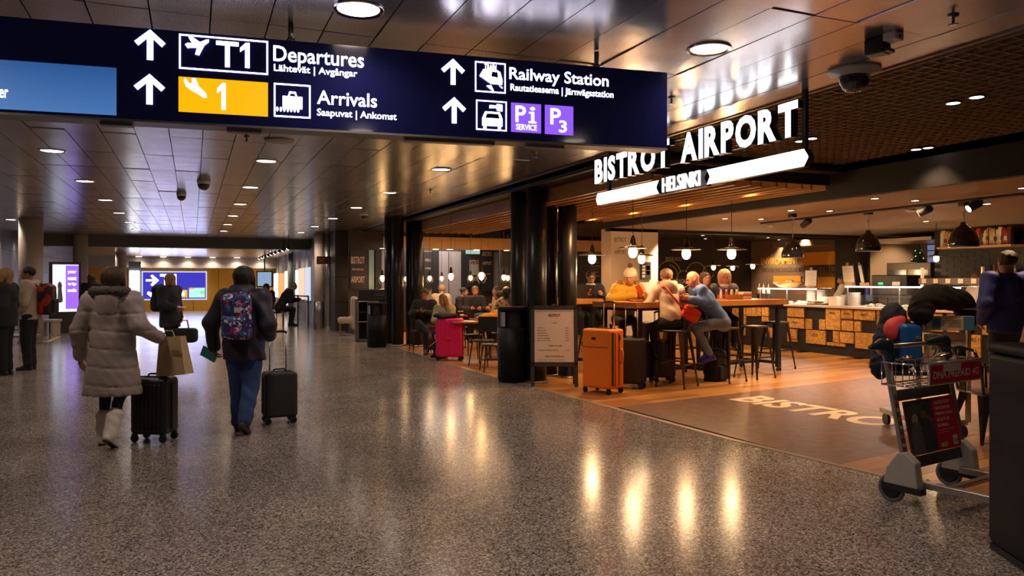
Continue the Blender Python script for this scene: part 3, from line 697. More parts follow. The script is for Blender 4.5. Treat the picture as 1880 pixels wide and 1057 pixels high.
for px,py,D,l in ((1087,468,12.4,'plate pendant lamp over the man with the laptop'),(1162,455,10.9,'plate pendant lamp above the yellow jacket'),(1178,469,13.1,'farther plate pendant lamp overlapping the one above the yellow jacket'),(1260,458,11.0,'plate pendant lamp above the woman with the red bag'),(1343,458,11.2,'plate pendant lamp above the man in the denim shirt')):
    pendant(px,py,D,l)
for px,py,D,l in ((1310,487,17.5,'small distant plate pendant left of three near the blonde woman'),(1345,488,17.7,'small distant plate pendant in the middle behind the high table'),(1382,485,17.2,'small distant plate pendant right of the blonde woman'),(1719,470,14.0,'plate pendant lamp over the till area in front of the window')):
    pendant(px,py,D,l,s=.75,z1=2.7 if D>14.1 else 2.56)
cage=mat('lamp_cage',(.05,.03,.02),.4,.6)
def cagebulb(px,py,D,label,s=1.0):
    p=AD(px,py,D); t=thing('cage_lamp',label,'lamp',p,0,'bare cage bulb lamps')
    MB().lathe([(0,.07*s),(.03*s,.065*s),(.045*s,.02*s),(.035*s,-.03*s),(0,-.06*s)],n=14).ob('bulb',emit('amber_bulb',(1,.58,.2),26),t,smooth=True)
    b=MB()
    for k in range(6):
        a=PI*k/3; b.tube([(0,0,.10*s),(.06*s*math.cos(a),.06*s*math.sin(a),.05*s),(.085*s*math.cos(a),.085*s*math.sin(a),-.03*s),(.04*s*math.cos(a),.04*s*math.sin(a),-.10*s)],.004,4)
    b.ob('cage',cage,t)
    MB().lathe([(.02,.18*s),(.03*s,.10*s),(.025*s,.07*s)],n=10).ob('socket',cage,t); MB().tube([(0,0,.17*s),(0,0,2.93-p.z if D>19 else 2.85-p.z)],.004,5).ob('cord',black,t)
    light('POINT',(0,0,-.13),4,(1,.55,.22),'lamp',.05,parent=t)
for i,(x,y,D,s) in enumerate(((673,513,22.6,1.2),(702,512,21.2,1.4),(746,513,18,1),(789,512,18.0,1),(811,512,18.2,.9),(828,509,15.5,1.15),(864,511,18.0,1),(884,508,14.5,1.2),(925,510,17,1),(932,511,18.2,1))):
    cagebulb(x,y,D,'glowing bare bulb in a wire cage, %s from the left over the seating'%ORD(i),s)
def domeshade(px,py,D,label,s=1,z1=2.5):
    p=AD(px,py,D); t=thing('dome_pendant',label,'lamp',p,0,'black dome pendants')
    MB().lathe([(.165*s,0),(.17*s,.01),(.165*s,.08*s),(.135*s,.17*s),(.085*s,.235*s),(.04*s,.26*s),(.03*s,.30*s),(0,.30*s)],n=28).ob('shade',mat('black_gloss',(.012,.012,.013),.18,coat=.5),t,smooth=True)
    MB().lathe([(.155*s,.005),(.14*s,.11*s),(.09*s,.2*s),(0,.22*s)],n=24).ob('lining',mat('shade_lining',(.03,.028,.025),.5),t,smooth=True)
    z=z1-p.z; MB().tube([(0,0,.29*s),(.015,0,.38),(-.02,0,.48),(.01,0,z-.12),(.03,0,z-.05),(0,0,z)],.006,6).ob('cord',mat('pale_cord',(.4,.33,.27),.6),t)
    MB().box((0,0,z+.03),(.10,.10,.06)).ob('track_adapter',black,t,bev=.01)
domeshade(1455,473,12.0,'black dome pendant left of three above the counter'); domeshade(1594,461,11.5,'black dome pendant in front of the wide brown column',1.05); domeshade(1769,453,10.2,'black dome pendant in front of the coffee bag shelf',1.1)
# track rail with black heads
tr=thing('track_rail','long black lighting track hanging below the tan bistro ceiling','track')
a=G(1397,410,2.5);c=G(1878,356,2.5); b=MB(); b.tube([a,c],.02,6); b.ob('rail',black,tr)
def onrail(px):
    return min((a.lerp(c,k/400) for k in range(401)),key=lambda q:abs(940+FPX*(q-C0).dot(Rv)/(q-C0).dot(Fv)-px))
for i,(x,y) in enumerate(((1480,412),(1699,380),(1790,362))):
    t=thing('track_spotlight','black cylinder track spotlight, %s along the track from the left'%ORD(i),'light',onrail(x)-Vector((0,0,.07)),.6*i,'track spotlights')
    M=Matrix.Rotation(R_(60),3,'X'); MB().lathe([(.05,-.09),(.06,.06),(.04,.09),(0,.09)],n=16,M=M).ob('head',black,t,smooth=True); MB().tube([(0,0,0),(0,0,.06)],.012,6).ob('stem',black,t)
    MB().lathe([(0,-.091),(.045,-.091)],n=14,M=M).ob('lens',gs,t)
    light('SPOT',(0,0,-.1),60,(1,.64,.34),'lamp',.05,rot=(R_(15),R_(-25),0),spot=80,parent=t)
# painted slogans on the kitchen wall (plane X=16)
F3=Frame((15.985,0,0),(0,-1,0)); orp=mat('orange_paint',(.62,.29,.03),.6); brp=mat('brown_paint',(.05,.035,.025),.6)
gw=tag(thing('wall_graphics',None,None),kind='structure')
def g3(s,*bx,m=orp,bold=.02): b=MB(); F3.text(b,s,*bx,bold=bold,out=.002); return b.ob('lettering',m,gw)
b=MB(); F3.rect(b,1470,487,1536,461,out=.001); F3.rect(b,1420,521,1470,506,out=.001); F3.rect(b,1490,528,1536,508,out=.001); b.ob('orange_field',orp,gw)
g3('ENVIRONMENT',1397,486,1466,471); g3('WE LIVE AND WORK',1474,480,1560,464,m=mat('cream_paint',(.8,.66,.5),.5),bold=.01)
g3('THROUGH THE CHOICES WE MAKE',1398,500,1480,490,m=brp,bold=.01); g3('BISTROT',1487,502,1545,485,m=brp,bold=.03); g3('ORGANIC',1432,520,1474,507,m=brp,bold=.02)
b=MB(); z_=F3.hit(1470,455)[1]; y0=AX(1460,456,15.9).y; y1=AX(1536,447,15.9).y
sd=thing('corrugated_awning','ribbed metal awning edge over the painted slogan wall','awning')
for k in range(22):
    yy=y0+(y1-y0)*(k+.5)/22; MB().bb((15.1,yy-abs(y1-y0)/50,z_),(15.95,yy+abs(y1-y0)/50,z_+.16)).ob('rib',mat('awning_metal',(.45,.36,.26),.35,.7),sd)
# chalk drawings on the chalkboard
F4=Frame((0,18.985,0),(1,0,0)); cw=tag(thing('chalk_drawings',None,None),kind='structure'); ch=mat('chalk_white',(.55,.48,.44),.8)
def arc(b,px,py,r,a0,a1,w=.02):
    s,t=F4.hit(px,py); P=[F4.at(s+r*math.cos(a0+(a1-a0)*k/14),t+r*math.sin(a0+(a1-a0)*k/14),.004) for k in range(15)]; b.tube(P,w/2,5)
b=MB(); arc(b,1228,505,.42,.2,2.6); arc(b,1228,505,.30,.1,1.5); arc(b,1255,512,.25,0,6); arc(b,1278,505,.38,.4,2.9); arc(b,1250,520,.5,3.4,4.6); arc(b,1300,500,.2,0,6)
arc(b,1348,506,.3,1,4); b.ob('chalk_line',ch,cw)
def g4(s,*bx,m=ch,bold=0): b=MB(); F4.text(b,s,*bx,bold=bold,out=.002); return b.ob('lettering',m,cw)
g4('BREAD',1222,478,1252,472); g4('COFFEE & CAKE',1230,520,1262,512); 
for k,s in enumerate(('MENU','soup of the day','fresh salads','open sandwich','pasta','coffee')): g4(s,1083+(k%2)*2,478+6*k,1098+(k%3)*2,474+6*k)
# print + sign writing on the lit wall stub
F5=Frame((0,13.29,0),(1,0,0)); b=MB(); F5.rect(b,1175,513,1194,481,out=.0,th=.02); fr=b.ob('framed_print',mat('dark_brown',(.05,.035,.03),.5)); tag(fr,'small dark framed print on the cream wall beside the yellow jacket','picture')
b=MB()
for k in range(4): F5.rect(b,1178,491+6*k,1183,487+6*k,out=.021); F5.rect(b,1186,495+9*(k%2),1192,486+9*(k%2)+2,out=.021)
b.ob('pale_marks',mat('cream_paint',(.8,.66,.5),.5),fr)
def g5(s,*bx): b=MB(); F5.text(b,s,*bx,bold=.0,out=.002); b.ob('lettering',brp,ws)
g5('BISTROT',1128,444,1150,436); g5('AIRPORT',1128,466,1150,459)
# posters on the back wall
F6=Frame((0,21.915,0),(1,0,0)); ppap=mat('poster_letters',(.55,.34,.24),.6)
def poster(x0,y0,x1,y1,lines,label,pm=chalk,tm=None,bold=.01):
    b=MB(); F6.rect(b,x0,y1,x1,y0,out=0,th=.04); o=b.ob('poster',pm); tag(o,label,'poster')
    for s,a,c,d,e in lines:
        q=MB(); F6.text(q,s,a,c,d,e,out=.042,bold=bold); q.ob('lettering',tm or ppap,o)
poster(643,458,675,530,(('BISTROT',644,484,669,471),('FRESH FOOD DAILY',646,496,668,493),('AIRPORT',644,519,669,507)),'tall black poster with pink lettering at the left end of the seating area',bold=.03)
poster(778,462,792,530,(('MENU',780,480,790,475),('coffee',780,494,790,490)),'narrow black poster right of the black columns')
poster(857,462,882,527,(('BISTRO',861,487,878,477),('AIRPORT',861,515,880,508)),'black poster with pale picture field behind the seated diners')
poster(883,460,904,535,(('BISTRO',885,470,902,462),('AIRPORT',885,486,902,480),('open daily',886,505,900,501)),'black menu poster right of the other seating posters')
b=MB(); F6.rect(b,861,505,878,485,out=.041); tag(b.ob('picture_field',mat('poster_grey',(.30,.28,.25),.6)),kind='structure')
b=MB(); F6.rect(b,855,466,879,458,out=.0,th=.1); tag(b.ob('exit_lamp',emit('pale_green_glow',(.5,.75,.6),.7)),'pale greenish lit strip above the seating posters','sign')

# ================= COUNTER =================
XC=12.0; F7=Frame((XC,0,0),(0,-1,0)); KX,KY,KS=1340,540,1/3.303
ct=thing('serving_counter','long bistro counter with chequered chipboard and black panels below a pale worktop','counter')
ya=AX(1330,560,XC).y; yb=4.6; zk=.18; ztop=1.0
MB().bb((XC+.03,yb,.0),(XC+1.0,ya,ztop-.045)).ob('carcass',dark,ct)
MB().bb((XC+.1,yb,0.0),(XC+.14,ya,zk)).ob('kickboard',dark,ct)
MB().bb((XC-.06,yb,ztop-.045),(XC+1.05,ya,ztop)).ob('worktop',mat('pale_worktop',(.62,.50,.42),.3),ct,bev=.006)
osb=[patchmat('chipboard_%d'%k,[(0,c1),(.3,c2),(.55,c3),(.8,c4)],26,.6,.15,distort=.12,stretch=(1,1,1.6)) for k,(c1,c2,c3,c4) in enumerate((((.38,.17,.035),(.52,.26,.06),(.62,.33,.09),(.46,.21,.045)),((.46,.22,.05),(.6,.31,.08),(.68,.38,.12),(.5,.25,.06))))]
prints=[]
R=[(165,75,190,130),(195,75,235,130),(195,135,235,165),(40,75,95,120),(40,125,95,180),(40,190,90,245),(40,250,90,300),(220,200,240,255),(245,205,285,262),(245,268,290,322),(100,75,160,130),(-20,75,35,160),
(350,80,452,138),(350,146,452,205),(350,211,408,268),(350,275,410,333),(461,150,498,210),(543,153,578,213),(463,219,580,348),(583,86,670,216),(677,89,747,151),(680,158,750,221),(755,92,883,157),(757,164,795,225),(627,224,663,290),(670,230,752,296),(590,295,700,360),(762,235,883,380),(892,95,937,235),(945,172,985,236),(888,242,940,300)]
# the pattern goes on behind the carts
for k in range(3):
    R+= [tuple(v+dx for v,dx in zip(r,(640+k*640,9+11*k)*2)) for r in ((350,90,452,140),(461,155,498,212),(463,224,580,345),(583,90,650,216),(677,95,747,151),(680,158,750,221),(762,235,883,370),(892,100,937,235),(350,146,400,205))]
hm=mat('dark_handle',(.03,.025,.02),.4,.5)
for i,(x0,y0,x1,y1) in enumerate(R):
    ax,ay=KX+x0*KS,KY+y1*KS; s0,t0=F7.hit(ax,ay); s1,t1=F7.hit(KX+x1*KS,KY+y0*KS)
    _,t0b=F7.hit(KX+x1*KS,ay); t0=(t0+t0b)/2 if x1-x0>60 else t0
    _,t1b=F7.hit(ax,KY+y0*KS); t1=min((t1+t1b)/2,ztop-.06); t0=max(t0,zk+.01)
    if s1-s0<.03 or t1-t0<.03 or -s0>ya or -s1<yb: continue
    b=MB(); b.bb((XC-.012,-s1,t0),(XC+.03,-s0,t1)); o=b.ob('chipboard_panel',osb[i%2],ct,bev=.003,seg=1)
    if i in (13,18,20,22,19,28,26) or i>32 and i%4==0:
        h=MB(); cy=-(s0+s1)/2; hz=t1-.09; h.tube([(XC-.012,cy-.06,hz),(XC-.04,cy-.055,hz+.01),(XC-.04,cy+.055,hz+.01),(XC-.012,cy+.06,hz)],.007,6); h.ob('handle',hm,o)
def stencil(s,x0,y0,x1,y1):
    b=MB(); F7.text(b,s,x0,y0,x1,y1,out=.014,bold=.02); b.ob('stencil',mat('stencil_ink',(.04,.02,.01),.7),ct)
stencil('2 DOS',1546,588,1568,584); stencil('BISTRO 11',1770,626,1802,621); stencil('N 40',1604,602,1612,580)
# glass guards with LED bars
gls=mat('clear_glass',(1,1,1),.02,trans=1,spec=.5); ledm=emit('led_bar',(1,.93,.85),12)
for (x0,x1,y,l) in ((1392,1497,530,'left'),(1552,1762,527,'right')):
    t=thing('glass_guard','glass sneeze guard with glowing edge lamp over the %s part of the counter'%l,'glass')
    p0=AX(x0,y,XC+.12); p1=AX(x1,y,XC+.12); z=(p0.z+p1.z)/2
    MB().bb((p0.x,p1.y,z-.012),(p0.x+.03,p0.y,z+.012)).ob('led_bar',ledm,t)
    MB().bb((p0.x-.02,p1.y,z+.012),(p0.x+.5,p0.y,z+.024)).ob('glass_shelf',gls,t)
    MB().bb((p0.x-.012,p1.y,ztop+.004),(p0.x-.004,p0.y,z+.01)).ob('glass_front',gls,t)
    for yy in (p0.y-.02,p1.y+.02,(p0.y+p1.y)/2): MB().bb((p0.x+.03,yy-.01,ztop),(p0.x+.05,yy+.01,z)).ob('post',steel,t)
    light('AREA',(p0.x+.2,(p0.y+p1.y)/2,z-.02),30,(1,.85,.7),'led_light',.2,sizey=abs(p0.y-p1.y))
zg=AX(1655,527,XC+.12).z+.024; ZL=AX(1440,530,XC+.12).z+.024
def onC(px,X=XC+.3,z=ztop): p=AX(px,540,X); return Vector((X,p.y,z))
wh=mat('white_china',(.75,.66,.56),.3); bread=patchmat('bread_crust',[(.3,(.35,.14,.03)),(.5,(.58,.30,.08)),(.7,(.75,.48,.2))],14,.6,.2,'NOI',False)
for i,(px,X,n) in enumerate(((1492,.75,14),(1508,.8,15),(1520,.6,8),(1545,.55,9),(1568,.35,13),(1556,.7,10))):
    p=onC(px,XC+X); t=thing('plate_stack','stack of white plates on the counter, %s from the left'%ORD(i),'plates',p,0,'plate stacks')
    for k in range(n):
        me=MC.get('_plate')
        if not me: me=MC['_plate']=MB().lathe([(0,.002),(.07,.0),(.13,.014),(.132,.018),(.07,.006),(0,.008)],n=18).mesh('plate',wh,True)
        o=bpy.data.objects.new('plate',me); COL.objects.link(o); o.parent=t; o.location=(random.uniform(-.004,.004),random.uniform(-.004,.004),.021*k)
def blobs(name,label,cat,p,n,spread,r,m,grp=None,flat=.6,vx=.012):
    s=SDF(); rnd=random.Random(hash(label)%999)
    for k in range(n):
        s.ell((rnd.uniform(-spread[0],spread[0]),rnd.uniform(-spread[1],spread[1]),r*flat+rnd.uniform(0,spread[2])),(r*rnd.uniform(.8,1.2),r*rnd.uniform(.8,1.2),r*flat),.004)
    o=vfobj(name,[s.mesh(vx)],m,None,p); return tag(o,label,cat,grp)
# bowls, bottles, salads on the left part
t=thing('fruit_bowl','wide yellow bowl of bread on the left glass guard','bowl',onC(1446,XC+.35,ZL)); MB().lathe([(.1,0),(.2,.02),(.31,.11),(.32,.13),(.29,.12),(.18,.035),(0,.025)],n=26).ob('bowl',mat('yellow_bowl',(.62,.36,.09),.4),t,smooth=True)
blobs('bread_pile','folded white napkins heaped in the yellow bowl','bread',onC(1446,XC+.35,ZL+.09),6,(.14,.14,.03),.06,wh)
for i,px in enumerate((1394,1402,1411)):
    t=thing('sauce_bottle','clear squeeze bottle with pointed cap on the left of the counter, %s of three'%ORD(i),'bottle',onC(px,XC+.3,zg+.0 if False else 1.21),0,'sauce bottles')
    MB().lathe([(.033,0),(.036,.02),(.036,.13),(.02,.16),(.018,.17)],n=14).ob('bottle',mat('sauce_%s'%('amber','cream','oil')[i],((.5,.2,.04),(.7,.55,.35),(.5,.35,.1))[i],.2),t,smooth=True)
    MB().lathe([(.018,.17),(.012,.2),(.004,.24),(0,.24)],n=10).ob('cap',wh,t,smooth=True)
t=thing('bottle_tray','raised black tray under the three squeeze bottles','tray',onC(1402,XC+.3,ztop)); MB().box((0,0,.195),(.16,.4,.02)).ob('shelf',black,t); [MB().box((0,q,.095),(.1,.02,.19)).ob('leg',black,t) for q in(-.17,.17)]
def clipboard(px,label,rz,X=XC+.35,z=None):
    p=onC(px,X,z or zg); t=thing('menu_clipboard',label,'menu',p,rz,'clipboard menus')
    M=Matrix.Rotation(R_(-10),3,'Y')
    MB().box(M@Vector((0,0,.24)),(.02,.27,.38),M=M).ob('board',mat('clip_black',(.03,.025,.02),.5),t,bev=.006)
    MB().box(M@Vector((-.012,0,.235)),(.004,.23,.34),M=M).ob('paper',mat('menu_paper',(.72,.60,.44),.6),t)
    MB().box(M@Vector((-.015,0,.44)),(.02,.05,.06),M=M).ob('clip',mat('brass_clip',(.55,.42,.25),.3,.6),t)
    lb=MB()
    for k in range(8): lb.box(M@Vector((-.0145,0,.35-.03*k)),(.001,.1+.05*(k%3),.005),M=M)
    lb.ob('text_lines',mat('print_grey',(.3,.25,.2),.7),t)
    MB().box((.01,0,.03),(.14,.16,.06)).ob('wood_stand',mat('light_wood',(.55,.32,.12),.5),t,bev=.005)
clipboard(1488,'slanted clipboard menu beside the yellow bowl',R_(25)+.5,z=ZL-.02); clipboard(1560,'clipboard menu in front of the wide brown column',.25); clipboard(1586,'turned clipboard menu right of the column one',-.6)
fd=[mat('salad_green',(.20,.30,.05),.6,var=.4,vs=30),mat('tomato',(.5,.08,.03),.4,var=.3,vs=20),mat('egg_cream',(.75,.6,.35),.5,var=.2,vs=20),bread]
for i,px in enumerate((1378,1432,1452,1470,1600,1615,1632,1648,1664,1680,1700,1720)):
    p=onC(px,XC+.3+.1*(i%2)); t=thing('food_tray','shallow steel tray of %s on the counter, %s from the left'%(('green salad','tomatoes','boiled eggs','bread rolls')[i%4],ORD(i)),'tray',p,0,'counter food trays')
    MB().lathe([(.09,0),(.115,.035),(.12,.037),(.1,.01),(0,.008)],n=4,M=Matrix.Rotation(PI/4,3,'Z')).ob('tray',steel,t)
    s=SDF(); rnd=random.Random(i)
    for k in range(8): s.ell((rnd.uniform(-.05,.05),rnd.uniform(-.05,.05),.03+rnd.uniform(0,.02)),(.022,.022,.018),.004)
    vfobj('food',[s.mesh(.009)],fd[i%4],t)
t=thing('ice_box','white rectangular bin on the worktop left of the plates','box',onC(1536,XC+.2)); MB().box((0,0,.09),(.22,.22,.18)).ob('bin',wh,t,bev=.01); MB().box((0,0,.181),(.2,.2,.006)).ob('label_card',mat('menu_paper',(.72,.60,.44),.6),t)
t=thing('carving_board','dark board with pale rolls at the left end of the worktop','board',onC(1505,XC+.25)); MB().box((0,0,.015),(.3,.45,.03)).ob('board',mat('dark_board',(.10,.05,.025),.5),t,bev=.004)
blobs('bread_rolls','pale bread rolls lying on the dark board','bread',onC(1498,XC+.25,ztop+.03),6,(.09,.16,.01),.05,bread)
blobs('bread_rolls','yellowish rolls on the worktop beside the high table end','bread',onC(1472,XC+.3),5,(.1,.16,.01),.055,mat('egg_cream',(.75,.6,.35),.5,var=.2,vs=20))
# pastry shelf
pz=AX(1750,520,XC+.25).z; t=thing('pastry_shelf','raised pastry shelf with price cards at the right of the counter','shelf')
p0=AX(1697,520,XC+.25); p1=AX(1812,520,XC+.25)
MB().bb((XC+.1,p1.y,pz-.02),(XC+.55,p0.y,pz)).ob('shelf_board',mat('shelf_grey',(.14,.12,.11),.4),t); MB().bb((XC+.1,p1.y,pz),(XC+.12,p0.y,pz+.09)).ob('front_rail',mat('shelf_grey',(.14,.12,.11),.4),t)
for q in (p0.y-.02,p1.y+.02): 
    MB().bb((XC+.15,q-.015,ztop),(XC+.2,q+.015,pz+.28)).ob('post',wh,t)
for k in range(5):
    yy=p0.y-(p0.y-p1.y)*(.1+.2*k); MB().box((XC+.09,yy,pz+.04),(.006,.09,.08)).ob('price_card',mat('menu_paper',(.72,.60,.44),.6),t)
for k in range(22):
    yy=p0.y-.05-(p0.y-p1.y-.1)*(k//2+.5)/11; s=SDF(); q=k%3
    if q==0:
        for a in range(7): s.ell((.045*math.cos(a*.5-1.5),.045*math.sin(a*.5-1.5),.025),(.022,.02,.022+.004*(3-abs(a-3))),.01)
    elif q==1: s.ell((0,0,.028),(.05,.045,.03),.01); s.ell((0,0,.05),(.03,.03,.018),.01)
    else: s.cap((-.04,0,.03),(.04,.01,.03),.026,.026)
    o=vfobj('pastry',[s.mesh(.009)],bread,None,(XC+.22+.13*(k%2),yy,pz+(.0))); tag(o,'golden %s on the pastry shelf, %s place from the left, %s row'%(('croissant','round bun','bread roll')[q],ORD(k//2),('front','back')[k%2]),'pastry','pastries on the shelf')
for k in range(9):
    yy=p0.y-.05-(p0.y-p1.y)*.45*k/9; s=SDF(); s.ell((0,0,.035),(.07,.045,.035),.01)
    o=vfobj('paper_cup_stack',[s.mesh(.012)],wh,None,(XC+.5,yy,pz+.0)); tag(o,'white wrapped bun behind the pastries, %s from the left'%ORD(k),'bun','wrapped buns')
# kitchen behind: hood, ovens, machines
kt=thing('extractor_hood','large steel extractor hood hanging over the kitchen line','hood'); 
ha=AX(1602,447,14.6); hb=AX(1728,447,14.6)
MB().bb((14.3,hb.y,ha.z),(15.9,ha.y,ha.z+.07)).ob('rim',mat('hood_steel',(.55,.43,.3),.3,.8),kt)
b=MB(); b.add([(14.3,hb.y,ha.z+.07),(15.9,hb.y,ha.z+.07),(15.9,ha.y,ha.z+.07),(14.3,ha.y,ha.z+.07),(14.8,hb.y+.1,2.5),(15.9,hb.y+.1,2.5),(15.9,ha.y-.1,2.5),(14.8,ha.y-.1,2.5)],[(3,2,1,0),(4,5,6,7),(0,1,5,4),(1,2,6,5),(2,3,7,6),(3,0,4,7)]); b.ob('canopy',mat('hood_dark',(.10,.08,.07),.3,.7),kt)
k2=thing('oven_bank','black oven and coffee machine block behind the counter','oven',onC(1640,XC+2.0,0)); 
MB().box((0,0,.6),(.6,1.5,1.2)).ob('cabinet',black,k2,bev=.01)
for q in (-.45,.1): MB().box((-.31,q,1.0),(.02,.45,.3)).ob('oven_door',mat('oven_glass',(.02,.02,.02),.1),k2); MB().tube([(-.34,q-.2,1.12),(-.34,q+.2,1.12)],.01,6).ob('handle',steel,k2)
MB().box((0,-.1,1.42),(.5,.9,.42)).ob('machine_top',black,k2,bev=.02); MB().box((-.26,.1,1.45),(.01,.12,.05)).ob('green_display',emit('green_led',(.1,.9,.2),1),k2); MB().box((-.26,-.3,1.45),(.01,.2,.08)).ob('steel_panel',steel,k2)
t=thing('rack_trolley','tall glass fronted kitchen cabinet behind the counter','cabinet',onC(1685,XC+2.6,0)); MB().box((0,0,.95),(.6,1.1,1.9)).ob('body',mat('hood_dark',(.10,.08,.07),.3,.7),t,bev=.01)
for q in (-.27,.27): MB().box((-.305,q,1.3),(.01,.48,.9)).ob('glass_door',mat('blueish_glass',(.12,.15,.19),.12),t)
# blueish window with small fir
t=thing('night_window','window showing bluish city lights behind the kitchen','window'); a=AX(1702,449,15.9);c=AX(1732,493,15.9)
wy0,wy1=min(a.y,c.y)-.9,max(a.y,c.y); MB().bb((15.9,wy0,c.z),(15.999,wy1,a.z)).ob('frame',dark,t)
for r in range(4):
    for q in range(6): 
        y0=wy0+(wy1-wy0)*(q+.08)/6;y1=wy0+(wy1-wy0)*(q+.92)/6;z0=c.z+(a.z-c.z)*(r+.08)/4;z1=c.z+(a.z-c.z)*(r+.92)/4
        MB().bb((15.89,y0,z0),(15.9,y1,z1)).ob('pane',emit('blue_night',(.35,.42,.7),.35+.0),t)
t=thing('decorated_fir','small fir tree with golden lights behind the counter','tree',onC(1686,XC+2.4,1.9)); MB().lathe([(.0,.0),(.16,.02),(.05,.14),(.12,.15),(.03,.27),(.08,.28),(0,.42)],n=14).ob('foliage',mat('fir_green',(.02,.05,.02),.8,bump=.5,bs=60),t)
for k in range(14):
    a=k*2.4; z=.04+.024*k; r=.13*(1-z/.45)+.01; MB().lathe([(0,-.008),(.008,0),(0,.008)],(r*math.cos(a),r*math.sin(a),z),6).ob('fairy_light',emit('gold_dot',(1,.75,.3),6),t)
# shelf of coffee bags on the black tiled pier
zs=AX(1800,451,14.0).z; ys0=AX(1728,451,14.0).y; ys1=AX(1866,449,14.0).y
t=thing('bag_shelf','hanging wooden shelf on the black tiled wall','shelf'); MB().bb((13.85,ys1,zs-.04),(14.28,ys0,zs)).ob('board',mat('light_wood',(.55,.32,.12),.5),t)
for yy in (ys0-.05,ys0-1.2,(ys0+ys1)/2-.3): MB().tube([(13.9,yy,zs),(13.9,yy,2.56)],.008,6).ob('rod',black,t)
bc=[(.45,.05,.03),(.75,.55,.25),(.80,.62,.35),(.35,.03,.03),(.62,.42,.15),(.12,.03,.02),(.85,.7,.45),(.5,.3,.1)]
xs=[1731,1738,1746,1753,1783,1789,1796,1803,1809,1815,1822,1829,1836,1842,1848,1853]
nm=('red','yellow','pale yellow','dark red','golden','brown','cream','tan')
for i,x in enumerate(xs):
    p=AX(x,440,14.0); k=(i*5+2)%8; hh=.34-.02*(i%3)
    t=thing('coffee_bag','%s coffee bag standing on the shelf, %s from the left'%(nm[k],('sixteenth' if i==15 else 'fifteenth' if i==14 else ORD(i))),'bag',(14.02,p.y,zs),random.uniform(-.1,.1),'coffee bags on the shelf')
    b=MB(); b.add([(-.05,-.045,0),(.05,-.045,0),(.05,.045,0),(-.05,.045,0),(-.045,-.045,hh*.75),(.045,-.045,hh*.75),(.045,.045,hh*.75),(-.045,.045,hh*.75),(-.008,-.043,hh),(.008,-.043,hh),(.008,.043,hh),(-.008,.043,hh)],[(3,2,1,0),(0,1,5,4),(1,2,6,5),(2,3,7,6),(3,0,4,7),(4,5,9,8),(5,6,10,9),(6,7,11,10),(7,4,8,11),(8,9,10,11)])
    b.ob('bag',mat('bag_'+nm[k].replace(' ','_'),bc[k],.4),t,bev=.006); MB().box((-.052,0,hh*.4),(.004,.06,.08)).ob('label_patch',mat('bag_label_%d'%(i%2),((.7,.6,.45),(.08,.04,.03))[i%2],.5),t)
t=thing('spirits_shelf','lower wooden shelf on the black tiled wall','shelf'); zl=AX(1840,514,14.0).z; y2=AX(1808,514,14).y; y3=AX(1866,514,14).y; MB().bb((13.9,y3,zl-.04),(14.28,y2,zl)).ob('board',mat('light_wood',(.55,.32,.12),.5),t)
for i in range(9):
    t=thing('spirit_bottle','dark bottle on the lower shelf, %s from the left'%ORD(i),'bottle',(14.1,y2-.06-(y2-y3-.1)*i/9,zl),0,'bottles on the lower shelf')
    MB().lathe([(.036,0),(.038,.02),(.038,.18),(.014,.23),(.013,.30),(0,.30)],n=12).ob('bottle',mat('bottle_%d'%(i%3),((.03,.035,.02),(.25,.12,.03),(.08,.07,.06))[i%3],.12),t,smooth=True)
light('SPOT',(12.9,8.6,2.45),60,(1,.7,.35),'shelf_lamp',.05,rot=(0,R_(-52),0),spot=90)

# ================= TABLES, STOOLS, CHAIRS =================
twood=mat('table_oak',(.40,.165,.045),.3,var=.3,vs=10,stretch=(1,8,8))
def hightable(o,u,v,L,W,z,label,th=.085):
    rz=math.atan2(u.y,u.x); t=thing('high_table',label,'table',o,rz)
    for k in range(5): MB().bb((0,W*k/5,z-th),(L,W*(k+1)/5-.003,z)).ob('top_board',twood,t,bev=.004,seg=1)
    f=MB().bb((.06,.06,z-th-.04),(L-.06,W-.06,z-th)).ob('apron',black,t)
    for x in (.16,L-.16):
        for y in (.1,W-.1):
            MB().bb((x-.03,y-.03,.07),(x+.03,y+.03,z-th-.04)).ob('leg',black,t); MB().lathe([(0,-.012),(.033,-.012),(.033,.012),(0,.012)],(x,y,.033),12,M=Matrix.Rotation(PI/2,3,'X')).ob('castor',black,t)
    for x in (.16,L-.16): MB().bb((x-.02,.1,.12),(x+.02,W-.1,.17)).ob('rail',black,t)
    MB().bb((.16,W/2-.02,.12),(L-.16,W/2+.02,.17)).ob('rail',black,t)
    return t
TZ=1.2; A0=FL(1168,10.75); dA=Vector((.979,.205,0)); nA=Vector((-.205,.979,0))
hightable(A0,dA,nA,1.72,.95,TZ,'long-legged wooden high table nearest the orange suitcase')
hightable(A0+dA*1.76,dA,nA,1.72,.95,TZ,'wooden high table with bottle caddy at the right, near the counter')
hightable(FL(1108,13.0)-dA*1.3,dA,nA,1.3,.8,1.2,'farther high table where the man works on a laptop')
stm=mat('gunmetal_stool',(.10,.085,.07),.32,.85)
